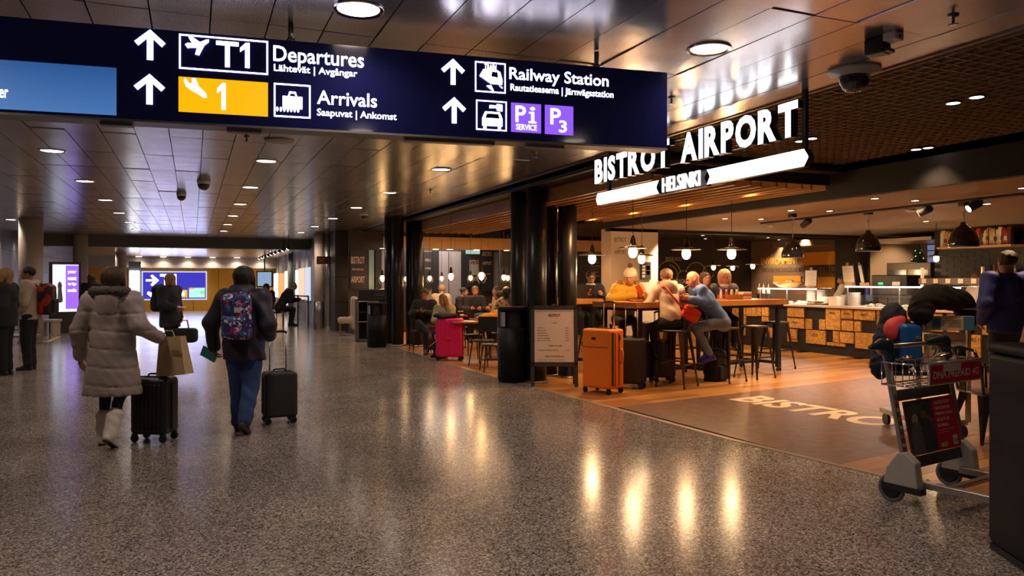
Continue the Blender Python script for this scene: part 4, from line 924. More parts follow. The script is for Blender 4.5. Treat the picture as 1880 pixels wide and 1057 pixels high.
def stool(label,loc,rz=0,hgt=.81):
    t=thing('bar_stool',label,'stool',loc,rz,'metal bar stools')
    MB().bb((-.155,-.155,hgt-.03),(.155,.155,hgt)).ob('seat',stm,t,bev=.02,seg=3)
    for sx in(-1,1):
        for sy in(-1,1):
            a=Vector((sx*.14,sy*.14,hgt-.01)); c=Vector((sx*.225,sy*.225,.015)); b=MB()
            for i,(p,w1,w2) in enumerate(((a,.045,0),(c,.016,0))): pass
            q=Vector((-sx,0,0));r=Vector((0,-sy,0))
            V=[];
            for p,wd in((a,.06),(a.lerp(c,.45),.042),(c,.018)): V+=[p,p+q*wd,p+q*wd*.95+r*.008,p+q*.01+r*.01,p+r*wd*.95+q*.008,p+r*wd]
            F=[]
            for s_ in(0,6):
                for k in range(6): F.append((s_+k,s_+(k+1)%6,s_+6+(k+1)%6,s_+6+k))
            F+=[(5,4,3,2,1,0),(12,13,14,15,16,17)]
            b.add(V,F); lg=b.ob('leg',stm,t); MB().lathe([(.016,0),(.016,.035),(.01,.04)],(c.x-sx*.008,c.y-sy*.008,0),8).ob('foot',black,lg)
    for i,zz in enumerate((.33,.33,.38,.38)):
        f=.14+.085*(hgt-zz)/hgt; P=[((-f,-f,zz),(f,-f,zz)),((-f,f,zz),(f,f,zz)),((-f,-f,zz),(-f,f,zz)),((f,-f,zz),(f,f,zz))][i]; b=MB(); b.box([(p+q)/2 for p,q in zip(*P)],(2*f if i<2 else .012,.012 if i<2 else 2*f,.022)); b.ob('footrest',stm,t)
    return t
S0=stool('bar stool under the woman in the beige jacket',G(1257,712)+Vector((.0,.18,0)),.5)
for x,y,rz,l in ((1343,703,.3,'bar stool under the man in the denim shirt'),(1397,696,.2,'empty bar stool right of the denim shirt man'),(1437,679,.25,'empty bar stool at the right end of the high table, farther back')):
    copy_tree(S0,G(x,y)+Vector((.05,.2,0)),rz,l)
for px,D,rz,l in ((1090,13.9,.2,'bar stool of the man with the laptop'),(1142,12.4,.4,'bar stool under the yellow jacket'),(1186,12.9,.1,'empty far side bar stool seen under the table beside the yellow jacket'),(1282,13.1,.2,'far side bar stool under the dark haired person'),(1328,13.4,.3,'far side bar stool under the blonde woman'),(1225,13.3,.2,'empty far side bar stool behind the woman in beige')):
    copy_tree(S0,FL(px,D),rz,l)
# chairs and cafe tables in the seating area
cb=mat('black_chair',(.02,.017,.016),.4)
def chair(label,loc,rz=0):
    t=thing('dining_chair',label,'chair',loc,rz,'dark cafe chairs')
    MB().lathe([(0,.43),(.2,.43),(.21,.44),(.205,.455),(0,.46)],n=20).ob('seat',cb,t,smooth=True)
    for sx in(-1,1):
        MB().tube([(sx*.14,.14,.44),(sx*.19,.19,0)],[.014,.01],6).ob('leg',cb,t); MB().tube([(sx*.2,-.24,0),(sx*.17,-.17,.45),(sx*.18,-.22,.85)],[.01,.014,.012],6).ob('leg',cb,t)
    b=MB(); V=[]
    for k in range(7):
        a=-1+k/3; x=.19*a; y=-.235+.05*a*a
        V+=[(x,y,.58),(x,y,.86),(x,y+.015,.86),(x,y+.015,.58)]
    F=[]
    for k in range(6):
        for q in range(4): F.append((4*k+q,4*k+(q+1)%4,4*k+4+(q+1)%4,4*k+4+q))
    F+=[(3,2,1,0),(24,25,26,27)]; b.add(V,F); b.ob('backrest',cb,t)
    return t
def cafetable(label,loc,rz=0,L=.8,W=.7,z=.74,grp=None):
    t=thing('cafe_table',label,'table',loc,rz,grp)
    MB().bb((-L/2,-W/2,z-.03),(L/2,W/2,z)).ob('tabletop',twood,t,bev=.006)
    MB().lathe([(.2,0),(.2,.012),(.03,.025),(.025,.03),(.025,z-.03)],n=18).ob('pedestal',black,t,smooth=True)
C0_=chair('dark cafe chair with curved back at the left of the far black bin side of the bin by the board',FL(887,13.6),RZ_AWAY+2.7)
C0_['label']='dark cafe chair seen from behind, nearest to the middle black bin'
cl=[(868,15.0,2.4,'dark cafe chair between the pink suitcase and the nearest table'),(905,12.7,1.4,'dark cafe chair half hidden by the middle black bin'),(772,16.2,RZ_CAM+.3,'chair under the man looking at his phone'),(822,15.7,RZ_CAM-.3,'chair under the girl with long fair hair'),(806,20.2,0,'chair under the old man in beige'),(845,19.6,RZ_RIGHT,'chair under the person with a bun'),(872,19.8,RZ_LEFT,'chair under the man in dark navy'),(900,17.2,RZ_RIGHT,'chair under the diner in the checked shirt'),(928,19.2,RZ_LEFT,'chair under the far right seated diner'),(940,17.8,RZ_LEFT,'chair under the diner beside the black columns'),(856,17.4,.3,'empty cafe chair behind the girl'),(920,15.6,.6,'empty dark chair beside the nearest cafe table')]
for px,D,rz,l in cl: copy_tree(C0_,FL(px,D),rz,l)
for px,D,l,L in ((900,14.6,'nearest cafe table with pale food wrappings, left of the black columns',1.4),(858,19.7,'cafe table between the couple under the cage lamps',.45),(922,17.9,'cafe table of the diner in the checked shirt',1.2),(840,17.3,'dark cafe table behind the girl',1.2)):
    cafetable(l,FL(px,D),-YAW,L)
# glossy metal armchair at the right
def metalchair(label,loc,rz):
    t=thing('metal_armchair',label,'chair',loc,rz); m=mat('black_enamel',(.012,.011,.011),.15,.3,coat=.6)
    MB().bb((-.19,-.19,.44),(.19,.19,.47)).ob('seat',mat('worn_seat',(.12,.085,.06),.3,.5),t,bev=.03,seg=3)
    for sx in(-1,1):
        for sy in(-1,1):
            b=MB(); a=Vector((sx*.17,sy*.17,.45)); c=Vector((sx*.24,sy*.24,0)); q=Vector((-sx,0,0)); r=Vector((0,-sy,0)); V=[]
            for p,wd in((a,.09),(a.lerp(c,.5),.05),(c,.018)): V+=[p,p+q*wd,p+q*wd+r*.01,p+q*.012+r*.012,p+r*wd+q*.01,p+r*wd]
            F=[(s_+k,s_+(k+1)%6,s_+6+(k+1)%6,s_+6+k) for s_ in(0,6) for k in range(6)]+[(5,4,3,2,1,0),(12,13,14,15,16,17)]; b.add(V,F); b.ob('leg',m,t)
        MB().tube([(sx*.2,.12,.45),(sx*.24,.14,.66),(sx*.24,-.1,.70),(sx*.2,-.2,.74)],.014,8).ob('armrest',m,t,smooth=True)
    MB().tube([(-.18,-.18,.46),(-.21,-.22,.7),(-.17,-.26,.86),(0,-.28,.88),(.17,-.26,.86),(.21,-.22,.7),(.18,-.18,.46)],.015,8).ob('back_frame',m,t,smooth=True)
    MB().bb((-.045,-.262,.47),(.045,-.25,.87)).ob('splat',m,t,bev=.004)
    return t
metalchair('glossy black metal armchair behind the luggage cart at the right edge',FL(1815,7.2),-1.9)

for k in range(4): light('SPOT',(10.3,6.2+2.3*k,2.5),170,(1,.66,.36),'counter_fill',.05,rot=(0,R_(-42),0),spot=75)  # added fill aimed at the counter front to brighten the panels, no fittings
# ================= BINS, BOARD, LUGGAGE, CARTS =================
bmat=mat('black_bin',(.006,.007,.009),.5,spec=.2,var=.2,vs=4)
def roundbin(px,D,r,h,label,tagx=True,rz=0):
    t=thing('litter_bin',label,'bin',FL(px,D),rz,'round black bins')
    MB().lathe([(r*.96,0),(r*.96,.03),(r,.035),(r,h*.72)],n=36).ob('body',bmat,t,smooth=True)
    b=MB(); n=36
    for k in range(n):                       # hood with a mouth opening to the front (-Y)
        a0=2*PI*k/n;a1=2*PI*(k+1)/n; am=(a0+a1)/2
        if abs(((am+PI/2+PI)%(2*PI))-PI)<.75: continue
        b.add([(r*math.cos(a0),r*math.sin(a0),h*.72),(r*math.cos(a1),r*math.sin(a1),h*.72),(r*math.cos(a1),r*math.sin(a1),h*.95),(r*math.cos(a0),r*math.sin(a0),h*.95)],[(0,1,2,3)])
    b.ob('hood',bmat,t,smooth=True)
    MB().lathe([(r,h*.95),(r+.004,h*.955),(r+.004,h*.985),(r-.01,h),(0,h)],n=36).ob('lid',bmat,t,smooth=True)
    MB().lathe([(r*.75,h*.70),(r*.75,h*.95)],n=20).ob('inner_liner',dark,t)
    b=MB(); P=[(r*1.003*math.cos(-PI/2-.95+.2*k),r*1.003*math.sin(-PI/2-.95+.2*k)) for k in range(3)]
    for p,q in zip(P,P[1:]): b.add([(p[0],p[1],h*.74),(q[0],q[1],h*.74),(q[0],q[1],h*.93),(p[0],p[1],h*.93)],[(0,1,2,3)])
    b.ob('pale_sticker',mat('bin_sticker',(.35,.34,.33),.4),t)
    return t
roundbin(943,11.45,.24,1.12,'round black litter bin left of the menu board',rz=-YAW-.0)
roundbin(692,17.4,.22,1.02,'round black litter bin near the far end of the bistro',rz=-YAW)
# big black bin cut by the right edge
t=thing('litter_bin','large square black bin at the right edge of the picture','bin',AD(1930,516,4.02)*1,-YAW-.12); t.location.z=0
MB().bb((-.2,-.2,.04),(.2,.25,1.10)).ob('body',bmat,t,bev=.03,seg=3); MB().bb((-.205,-.205,1.105),(.205,.255,1.16)).ob('lid',bmat,t,bev=.02,seg=3)
MB().bb((-.095,-.206,.06),(-.09,-.199,1.09)).ob('door_seam',dark,t); MB().bb((-.19,-.19,0),(.19,.24,.04)).ob('plinth',dark,t)
MB().lathe([(.018,0),(.018,.012),(.012,.016),(0,.016)],(-.03,-.2,.68),16,M=Matrix.Rotation(PI/2,3,'X')).ob('lock',chrome,t,smooth=True)
# menu board
mb_=thing('menu_board','dark A-frame menu board with cream price list beside the orange suitcase','sign',FL(1017,10.98),-YAW+.0)
W2=.335; Hh=1.16
def tilt(y0): return Matrix.Rotation(R_(-7),3,'X')
for s_,nm_ in ((1,'front_panel'),(-1,'rear_panel')):
    M=Matrix.Rotation(R_(-8*s_),3,'X'); off=Vector((0,-.16*s_,0)); b=MB()
    for x in(-W2+.025,W2-.025): b.box(M@Vector((x,0,Hh/2))+off,(.05,.025,Hh),M=M)
    for z in(Hh-.03,.32): b.box(M@Vector((0,0,z))+off,(2*W2,.025,.06),M=M)
    o=b.ob('frame' if s_==1 else 'rear_frame',mat('slate_frame',(.035,.037,.04),.5),mb_)
    b=MB(); b.box(M@Vector((0,0,(Hh+.29)/2))+off,(2*W2-.06,.012,Hh-.36),M=M); b.ob('sheet' if s_==1 else 'rear_board',mat('cream_sheet',(.72,.60,.52),.5) if s_==1 else dark,mb_)
    if s_==1:
        ux=Vector((1,0,0)); uy=M@Vector((0,0,1)); nn_=ux.cross(uy); o0=off+nn_*.0075
        def bt_(s,x,z,w,h,bold=0): b=MB(); fit(b,s,o0+ux*x+uy*z,ux,uy,w,h,bold=bold,th=.001); b.ob('lettering',mat('board_ink',(.10,.08,.07),.7),mb_)
        bt_('BISTROT',-.08,1.0,.17,.04,.02); bt_('TODAY',-.035,.90,.08,.016)
        for k,s in enumerate(('Soup','Salad','Sandwich','Pasta plate','Salmon sandwich','Dish of the day')): bt_(s,-.24,.83-.037*k,.1+.02*k,.016); bt_('9,90',.16,.83-.037*k,.05,.014)
        bt_('FRESH SALADS',-.08,.575,.19,.018); bt_('Small bowl of the season',-.24,.515,.30,.016); bt_('7,50',.16,.515,.05,.014)
        bt_('BEERS & BEVERAGES',-.13,.425,.27,.018); bt_('Tap beer, wine and cider',-.24,.375,.40,.014); bt_('Coffee and tea',-.24,.345,.26,.012)
        b=MB()
        for a_,c_ in (((-.285,.31),(.285,.313)),((-.285,1.075),(.285,1.078)),((-.285,.31),(-.282,1.078)),((.282,.31),(.285,1.078))): b.prism([(a_[0],a_[1]),(c_[0],a_[1]),(c_[0],c_[1]),(a_[0],c_[1])],o0,ux,uy,.001)
        b.ob('border_line',mat('board_ink',(.10,.08,.07),.7),mb_)
MB().box((0,0,Hh+.0),(.05,.06,.02)).ob('hinge',steel,mb_)

def suitcase(label,loc,rz,w,d,h,m,name='suitcase',handle=0,ribs=0,panels=None,wheel=.035,soft=False,trim=None,pull=True):
    """w across (local x), d deep (local y), h high incl. wheels; front is -Y"""
    t=thing(name,label,'suitcase',loc,rz); z0=wheel*2
    MB().bb((-w/2,-d/2,z0),(w/2,d/2,h)).ob('shell',m,t,bev=.045 if not soft else .035,seg=4)
    tm=trim or black
    b=MB(); zz=[z0+.03,h-.03]
    fr=[(-w/2-.003,-.012,z0+.04),(-w/2-.003,-.012,h-.06),(-w/2+.05,-.012,h+.003),(w/2-.05,-.012,h+.003),(w/2+.003,-.012,h-.06),(w/2+.003,-.012,z0+.04)]
    for dy in ((0,) if ribs else (-.04,.05)): b.tube([(x,y+dy,z) for x,y,z in fr],.006,6)
    b.ob('zip',tm,t)
    if ribs:
        b=MB()
        for k in range(ribs):
            x=-w/2+.06+(w-.12)*k/(ribs-1)
            b.bb((x-.012,-d/2-.008,z0+.05),(x+.012,-d/2+.02,h-.06)); b.bb((x-.012,d/2-.02,z0+.05),(x+.012,d/2+.008,h-.06))
        b.ob('ribs',m,t,bev=.006)
    for sx in(-1,1):
        for sy in(-1,1):
            b=MB(); b.lathe([(0,-.011),(wheel,-.011),(wheel,.011),(0,.011)],(sx*(w/2-.04),sy*(d/2-.03),wheel),14,M=Matrix.Rotation(PI/2,3,'X')@Matrix.Identity(3)); wv=b.ob('wheel',tm if trim is None else black,t,smooth=False)
            MB().bb((sx*(w/2-.04)-.02,sy*(d/2-.03)-.02,wheel),(sx*(w/2-.04)+.02,sy*(d/2-.03)+.02,z0+.01)).ob('wheel_mount',black,t)
    if pull: MB().tube([(-.06,0,h),(-.06,0,h+.02),(-.045,0,h+.028),(.045,0,h+.028),(.06,0,h+.02),(.06,0,h)],.009,8).ob('grab_handle',black,t,smooth=True)
    if handle:
        b=MB(); 
        for sx in(-1,1): b.tube([(sx*.085,d/2-.03,h-.02),(sx*.085,d/2-.03,h+handle-.02)],.008,8)
        b.ob('telescopic_rods',alu,t,smooth=True)
        MB().tube([(-.095,d/2-.03,h+handle-.015),(-.06,d/2-.03,h+handle),(.06,d/2-.03,h+handle),(.095,d/2-.03,h+handle-.015)],.014,8).ob('pull_grip',black,t,smooth=True)
    return t
og=mat('orange_fabric',(1,.24,.01),.62,bump=.15,bs=200); 
t=suitcase('large bright orange fabric suitcase beside the menu board',G(1107,720),R_(-42)-YAW,.46,.34,.86,og,handle=.36,soft=True)
MB().bb((-.20,-.176,.62),(.20,-.168,.625)).ob('pocket_seam',black,t); MB().bb((-.06,-.178,.72),(-.0,-.168,.75)).ob('badge',black,t)
MB().bb((.243,-.02,.1),(.2535,.025,.84)).ob('side_gusset',mat('dark_gusset',(.03,.02,.018),.6),t) if False else None
MB().tube([(.23,.07,.40),(.265,.07,.43),(.27,.07,.5),(.265,.07,.57),(.23,.07,.60)],.018,8).ob('side_handle',og,t,smooth=True)
MB().bb((.222,-.13,.12),(.234,-.085,.82)).ob('side_zip_band',mat('dark_gusset',(.03,.02,.018),.6),t); MB().bb((.224,.03,.70),(.240,.07,.78)).ob('lock',black,t,bev=.008)
bk=mat('black_fabric',(.018,.018,.02),.7,bump=.15,bs=150)
suitcase('black fabric suitcase standing right behind the orange one',G(1157,712),R_(-20)-YAW,.42,.26,.70,bk,handle=.42,soft=True)
nv=mat('navy_fabric',(.012,.014,.04),.7,bump=.15,bs=150)
suitcase('dark navy suitcase squeezed between the black and the purple one',G(1186,703)+Vector((0,.1,0)),R_(60)-YAW,.36,.22,.60,nv,soft=True)
pu=mat('plum_fabric',(.055,.02,.04),.6,bump=.15,bs=150)
t=suitcase('plum purple cabin suitcase at the foot of the bar stool',G(1216,700),R_(12)-YAW,.34,.24,.60,pu,handle=.44,soft=True)
MB().bb((-.14,-.128,.42),(.14,-.118,.43)).ob('pocket_seam',black,t)
pk=mat('magenta_plastic',(.75,.012,.14),.38)
t=suitcase('hard magenta pink suitcase in front of the seated girl',G(826,661),-YAW-.12,.50,.29,.80,pk,ribs=6)
MB().bb((-.04,-.162,.40),(.05,-.153,.45)).ob('red_badge',mat('red_badge',(.8,.03,.03),.4),t,bev=.004); MB().bb((-.256,-.03,.42),(-.246,.03,.52)).ob('lock',black,t)
b=MB(); b.box((-.29,-.12,.33),(.006,.06,.2),M=Matrix.Rotation(.9,3,'Y')); b.ob('luggage_tag',mat('tag_white',(.7,.66,.6),.5),t); MB().tube([(-.25,-.1,.50),(-.27,-.12,.46),(-.25,-.12,.40)],.01,6).ob('orange_strap',og,t)
t=suitcase('small dark red suitcase half hidden behind the pink one',G(795,648),-YAW-.1,.34,.24,.58,mat('dark_red_fabric',(.16,.012,.01),.6),soft=True)
s=SDF(); 
for k in range(9): s.ell((.16*math.cos(k*.7),.08*math.sin(k*.7),.03+.015*(k%3)),(.09,.07,.035),.03)
tag(vfobj('folded_jacket',[s.mesh(.015)],mat('navy_cloth',(.012,.018,.05),.8),None,G(826,661)+Vector((-.08,.02,.80))),'dark blue jacket folded on top of the pink suitcase','clothing')
t=suitcase('black hard shell suitcase pulled by the woman in the grey coat',G(284,808),RZ_AWAY-.12,.36,.25,.60,mat('black_shell',(.012,.012,.014),.3,bump=.2,bs=250),ribs=7)
t=suitcase('dark soft suitcase wheeled behind the woman in navy',G(513,775),RZ_AWAY+.45,.34,.27,.54,mat('charcoal_fabric',(.03,.03,.03),.75,bump=.2,bs=120),soft=True,handle=.42)
# --- things near the far end of the bistro ---
t=thing('serving_station','dark serving station with shelves left of the far bin','cabinet',FL(697,19.1),-YAW+.1)
MB().bb((-.58,-.3,0),(-.52,.3,1.05)).ob('side_panel',mat('blue_grey_panel',(.10,.11,.15),.5),t); MB().bb((.45,-.3,0),(.5,.3,1.05)).ob('side_panel',black,t)
for z in(.06,.72): MB().bb((-.52,-.28,z),(.45,.28,z+.03)).ob('shelf',black,t)
MB().bb((-.52,.26,.06),(.45,.29,1.02)).ob('back_panel',dark,t); MB().bb((-.5,-.3,1.02),(.5,.3,1.30)).ob('top_box',black,t,bev=.02); MB().bb((-.1,-.31,1.15),(.12,-.3,1.165)).ob('handle',steel,t)
b=MB(); 
for x in(-.5,.0): b.tube([(x,-.31,.03),(x,-.31,1.0)],.008,6)
b.tube([(-.5,-.31,1.0),(.0,-.31,1.0)],.008,6); b.tube([(-.5,-.31,.5),(.0,-.31,.5)],.008,6); b.ob('front_rail',steel,t)
s=SDF(); s.box((0,0,.62),(.2,.09,.46),.08); s.box((0,-.24,.42),(.2,.2,.09),.06,k=.06)
t=thing('armchair','cream high-backed armchair beside the dark clad pillar','chair',FL(650,21.2),RZ_RIGHT+.3); vfobj('upholstery',[s.mesh(.025)],mat('cream_leather',(.55,.44,.33),.5),t)
for x in(-.15,.15):
    for y in(-.38,.02): MB().tube([(x,y,.0),(x,y,.34)],[.01,.016],6).ob('leg',mat('brass',(.5,.35,.1),.3,1),t)
# --- far corridor: advert totem, screens, barrier, tracklights ---
def rectscreen(o,W,Hs,m,parent,z,y=-.045): return MB().bb((-W/2,y-.004,z),(W/2,y,z+Hs)).ob('screen',m,parent)
t=thing('advert_screen','upright lit advertising screen with purple text between the left columns','screen',FL(120,22),-YAW+.72)
MB().bb((-.40,-.04,0),(.40,.1,2.05)).ob('housing',black,t,bev=.01)
rectscreen(t,.66,1.36,emit('ad_pale',(.55,.6,.75),1.6),t,.62)
MB().bb((.0,-.052,.70),(.33,-.0495,1.95)).ob('purple_field',emit('ad_purple',(.25,.10,.75),1.5),t)
for k in range(4): q=MB(); fit(q,('your','next','trip','awaits')[k],Vector((.05,-.054,1.7-.17*k)),(1,0,0),(0,0,1),.22,.1,bold=.02); q.ob('lettering',emit('ad_white',(1,1,1),2.2),t)
s=SDF(); s.ell((-.15,-.05,1.45),(.05,.006,.07)); s.cap((-.15,-.05,1.35),(-.14,-.05,.95),.06,.08,flat=.12); vfobj('printed_figure',[s.mesh(.012)],mat('ad_figure',(.25,.22,.22),.6),t)
F8=Frame((0,42.1,0),(1,0,0)); t=thing('end_wall_display','large blue lit direction display on the yellow end wall','sign')
nb=emit('display_blue',(.035,.03,.42),1.2); b=MB(); F8.rect(b,262,549,378,500,out=0,th=.06); b.ob('field',nb,t); b=MB(); F8.frame(b,260,551,380,498,.06,out=.0,th=.07); b.ob('border',emit('border_glow',(.8,.8,1),.8),t)
wd=emit('display_white',(.95,.95,1),3.5)
b=MB(); F8.shape(b,[(0,.42),(.55,.42),(.35,.1),(.5,0),(1,.5),(.5,1),(.35,.9),(.55,.58),(0,.58)],268,525,292,504,out=.07); b.ob('arrow',wd,t)
b=MB(); F8.text(b,'T1',294,525,324,503,out=.07,bold=.03); b.ob('lettering',wd,t)
b=MB(); F8.shape(b,[(.5,0),(0,.6),(.1,1),(.4,.95),(.5,.7),(.6,.95),(.9,1),(1,.6)],270,545,284,535,out=.07); b.ob('pictogram',wd,t); b=MB(); F8.text(b,'2-3',285,545,300,536,out=.07,bold=.02); b.ob('lettering',wd,t)
b=MB(); F8.rect(b,329,546,344,532,out=.07); b.ob('yellow_field',emit('sign_yellow',(1,.42,.0),1.1),t); b=MB(); F8.rect(b,333,543,339,535,out=.09); b.ob('white_field',wd,t)
b=MB(); F8.rect(b,347,546,376,528,out=.07); b.ob('screen_field',emit('display_cyan',(.35,.65,.8),1.4),t); b=MB(); F8.rect(b,367,539,376,534,out=.09); b.ob('green_field',emit('display_green',(.2,.7,.15),1.3),t); b=MB(); F8.rect(b,347,531,357,528,out=.09); b.ob('orange_field',emit('display_orange',(1,.35,.1),1.3),t)
light('AREA',(F8.hit(320,520)[0],41.7,1.3),40,(.6,.6,1),'display_light',3,rot=(-PI/2,0,0),sizey=1.2)
for x0,x1,y0,y1,l in ((240,252,505,545,'left'),):
    t=thing('shop_screen','bright white lit shop window left of the blue end display','window'); F9=Frame((0,38.5,0),(1,0,0)); b=MB(); F9.rect(b,238,548,247,497,out=0,th=.1); b.ob('pane',emit('bright_white',(.9,.9,1),5),t); MB().bb((F9.hit(236,520)[0],38.5,0),(F9.hit(258,520)[0],38.8,2.4)).ob('housing',grey,t); b=MB(); F9.rect(b,249,548,256,497,out=0,th=.1); b.ob('pane',emit('bright_white',(.9,.9,1),5),t)
# orange and white lit glass on the right shops
FR=Frame((XR,0,0),(0,-1,0))
for i,(x0,x1,y0,y1,m) in enumerate(((496,500,500,545,'peach'),(504,511,502,546,'white'),(513,522,502,556,'orange'),(524,528,498,560,'white'),(544,548,496,553,'white'),(550,560,493,550,'peach'),(562,571,491,552,'blue'))):
    a=AX(x0,y0,XR);c=AX(x1,y1,XR); t=thing('shop_window','lit shop window on the far right side of the hall, %s from the left'%ORD(i),'window')
    col={'white':(1,.9,.8),'orange':(1,.45,.12),'peach':(1,.65,.42),'blue':(.6,.65,.8)}[m]
    MB().bb((XR-.04,min(a.y,c.y),c.z),(XR-.005,max(a.y,c.y),a.z)).ob('pane',emit('window_'+m,col,.9 if m!='white' else 1.5),t); MB().bb((XR-.05,min(a.y,c.y)-.05,c.z-.05),(XR-.0,max(a.y,c.y)+.05,c.z-.0)).ob('sill',gr2,t)
for k in range(9):
    p=Vector((XR-1.0,26.5+1.5*k,2.62)); t=thing('track_spotlight','small far track spotlight along the right shops, %s from the near end'%ORD(k),'light',p,0,'far track spotlights')
    MB().lathe([(.0,.06),(.05,.05),(.06,-.06),(0,-.05)],n=10,M=Matrix.Rotation(.6,3,'Y')).ob('head',black,t); MB().tube([(0,0,.02),(0,0,(3.0 if p.y<28.8 else 2.67)-p.z)],.012,6).ob('stem',black,t); MB().lathe([(0,-.075),(.05,-.07)],n=10,M=Matrix.Rotation(.6,3,'Y')).ob('lens',emit('track_glow',(1,.9,.8),22),t)
    light('SPOT',(0,0,-.1),32,(1,.85,.7),'lamp',.05,rot=(0,R_(-50),0),spot=70,parent=t)
t=thing('hanging_screen','small blue monitor above the corridor at the far right','screen',AD(486,512,33),-YAW); MB().bb((-.35,-.03,-.35),(.35,.05,.35)).ob('housing',black,t); MB().bb((-.3,-.036,-.3),(.3,-.03,.3)).ob('screen',emit('screen_blue',(.3,.45,.65),.8),t); MB().tube([(0,0,.35),(0,0,1.15)],.03,6).ob('pole',black,t)
t=thing('barrier_rail','steel and glass queue barrier beside the far shops','barrier'); P=[FL(x,D) for x,D in((520,25.8),(547,26.2),(566,25.3))]
for p in P: MB().tube([p,p+Vector((0,0,1.0))],.03,8).ob('post',steel,t)
b=MB(); b.tube([p+Vector((0,0,1.0)) for p in P],.03,8); b.ob('top_rail',steel,t)
for p,q in zip(P,P[1:]): b=MB(); d=(q-p); b.add([p+Vector((0,0,.15)),q+Vector((0,0,.15)),q+Vector((0,0,.9)),p+Vector((0,0,.9)),p+Vector((0,.01,.15)),q+Vector((0,.01,.15)),q+Vector((0,.01,.9)),p+Vector((0,.01,.9))],[(0,1,2,3),(7,6,5,4)]); b.ob('glass_panel',gls,t)
t=thing('hanging_exit_sign','small dark sign projecting beside the pale column','sign',FL(603,23.9)+Vector((-.1,-.25,2.15)),-YAW); MB().bb((-.3,-.02,-.12),(.3,.02,.12)).ob('panel',mat('dark_maroon',(.05,.01,.01),.5),t)
q=MB(); fit(q,'EXIT',Vector((-.24,-.023,-.07)),(1,0,0),(0,0,1),.2,.14,bold=.02); q.ob('lettering',mat('faded_red',(.35,.12,.1),.5),t)
t=thing('bench','pale bench seat by the left wall behind the waiting man','bench',FL(90,21.0),-YAW); MB().bb((-.25,-.2,.38),(.25,.2,.45)).ob('seat',mat('pale_bench',(.45,.38,.33),.5),t,bev=.01); [MB().bb((x-.03,-.18,0),(x+.03,.18,.38)).ob('leg',mat('pale_bench',(.45,.38,.33),.5),t) for x in(-.18,.18)]
t=thing('bench','low metal seat between the two people at the left edge','bench',FL(33,15),-YAW); MB().bb((-.35,-.2,.40),(.35,.2,.45)).ob('seat',steel,t,bev=.01); [MB().tube([(x,0,0),(x,0,.4)],.02,6).ob('leg',steel,t) for x in(-.25,.25)]
b=MB(); p=FL(108,20.6); q=FL(84,18.6); d=(q-p).normalized(); n=Vector((d.y,-d.x,0))*.05
b.add([p-n,q-n,q+n,p+n]+[v+Vector((0,0,.004)) for v in(p-n,q-n,q+n,p+n)],[(0,1,2,3),(7,6,5,4),(0,4,5,1),(1,5,6,2),(2,6,7,3),(3,7,4,0)]); tag(b.ob('floor_line',mat('yellow_line',(.6,.4,.05),.5)),'short yellow marking strip on the floor by the left wall','marking')

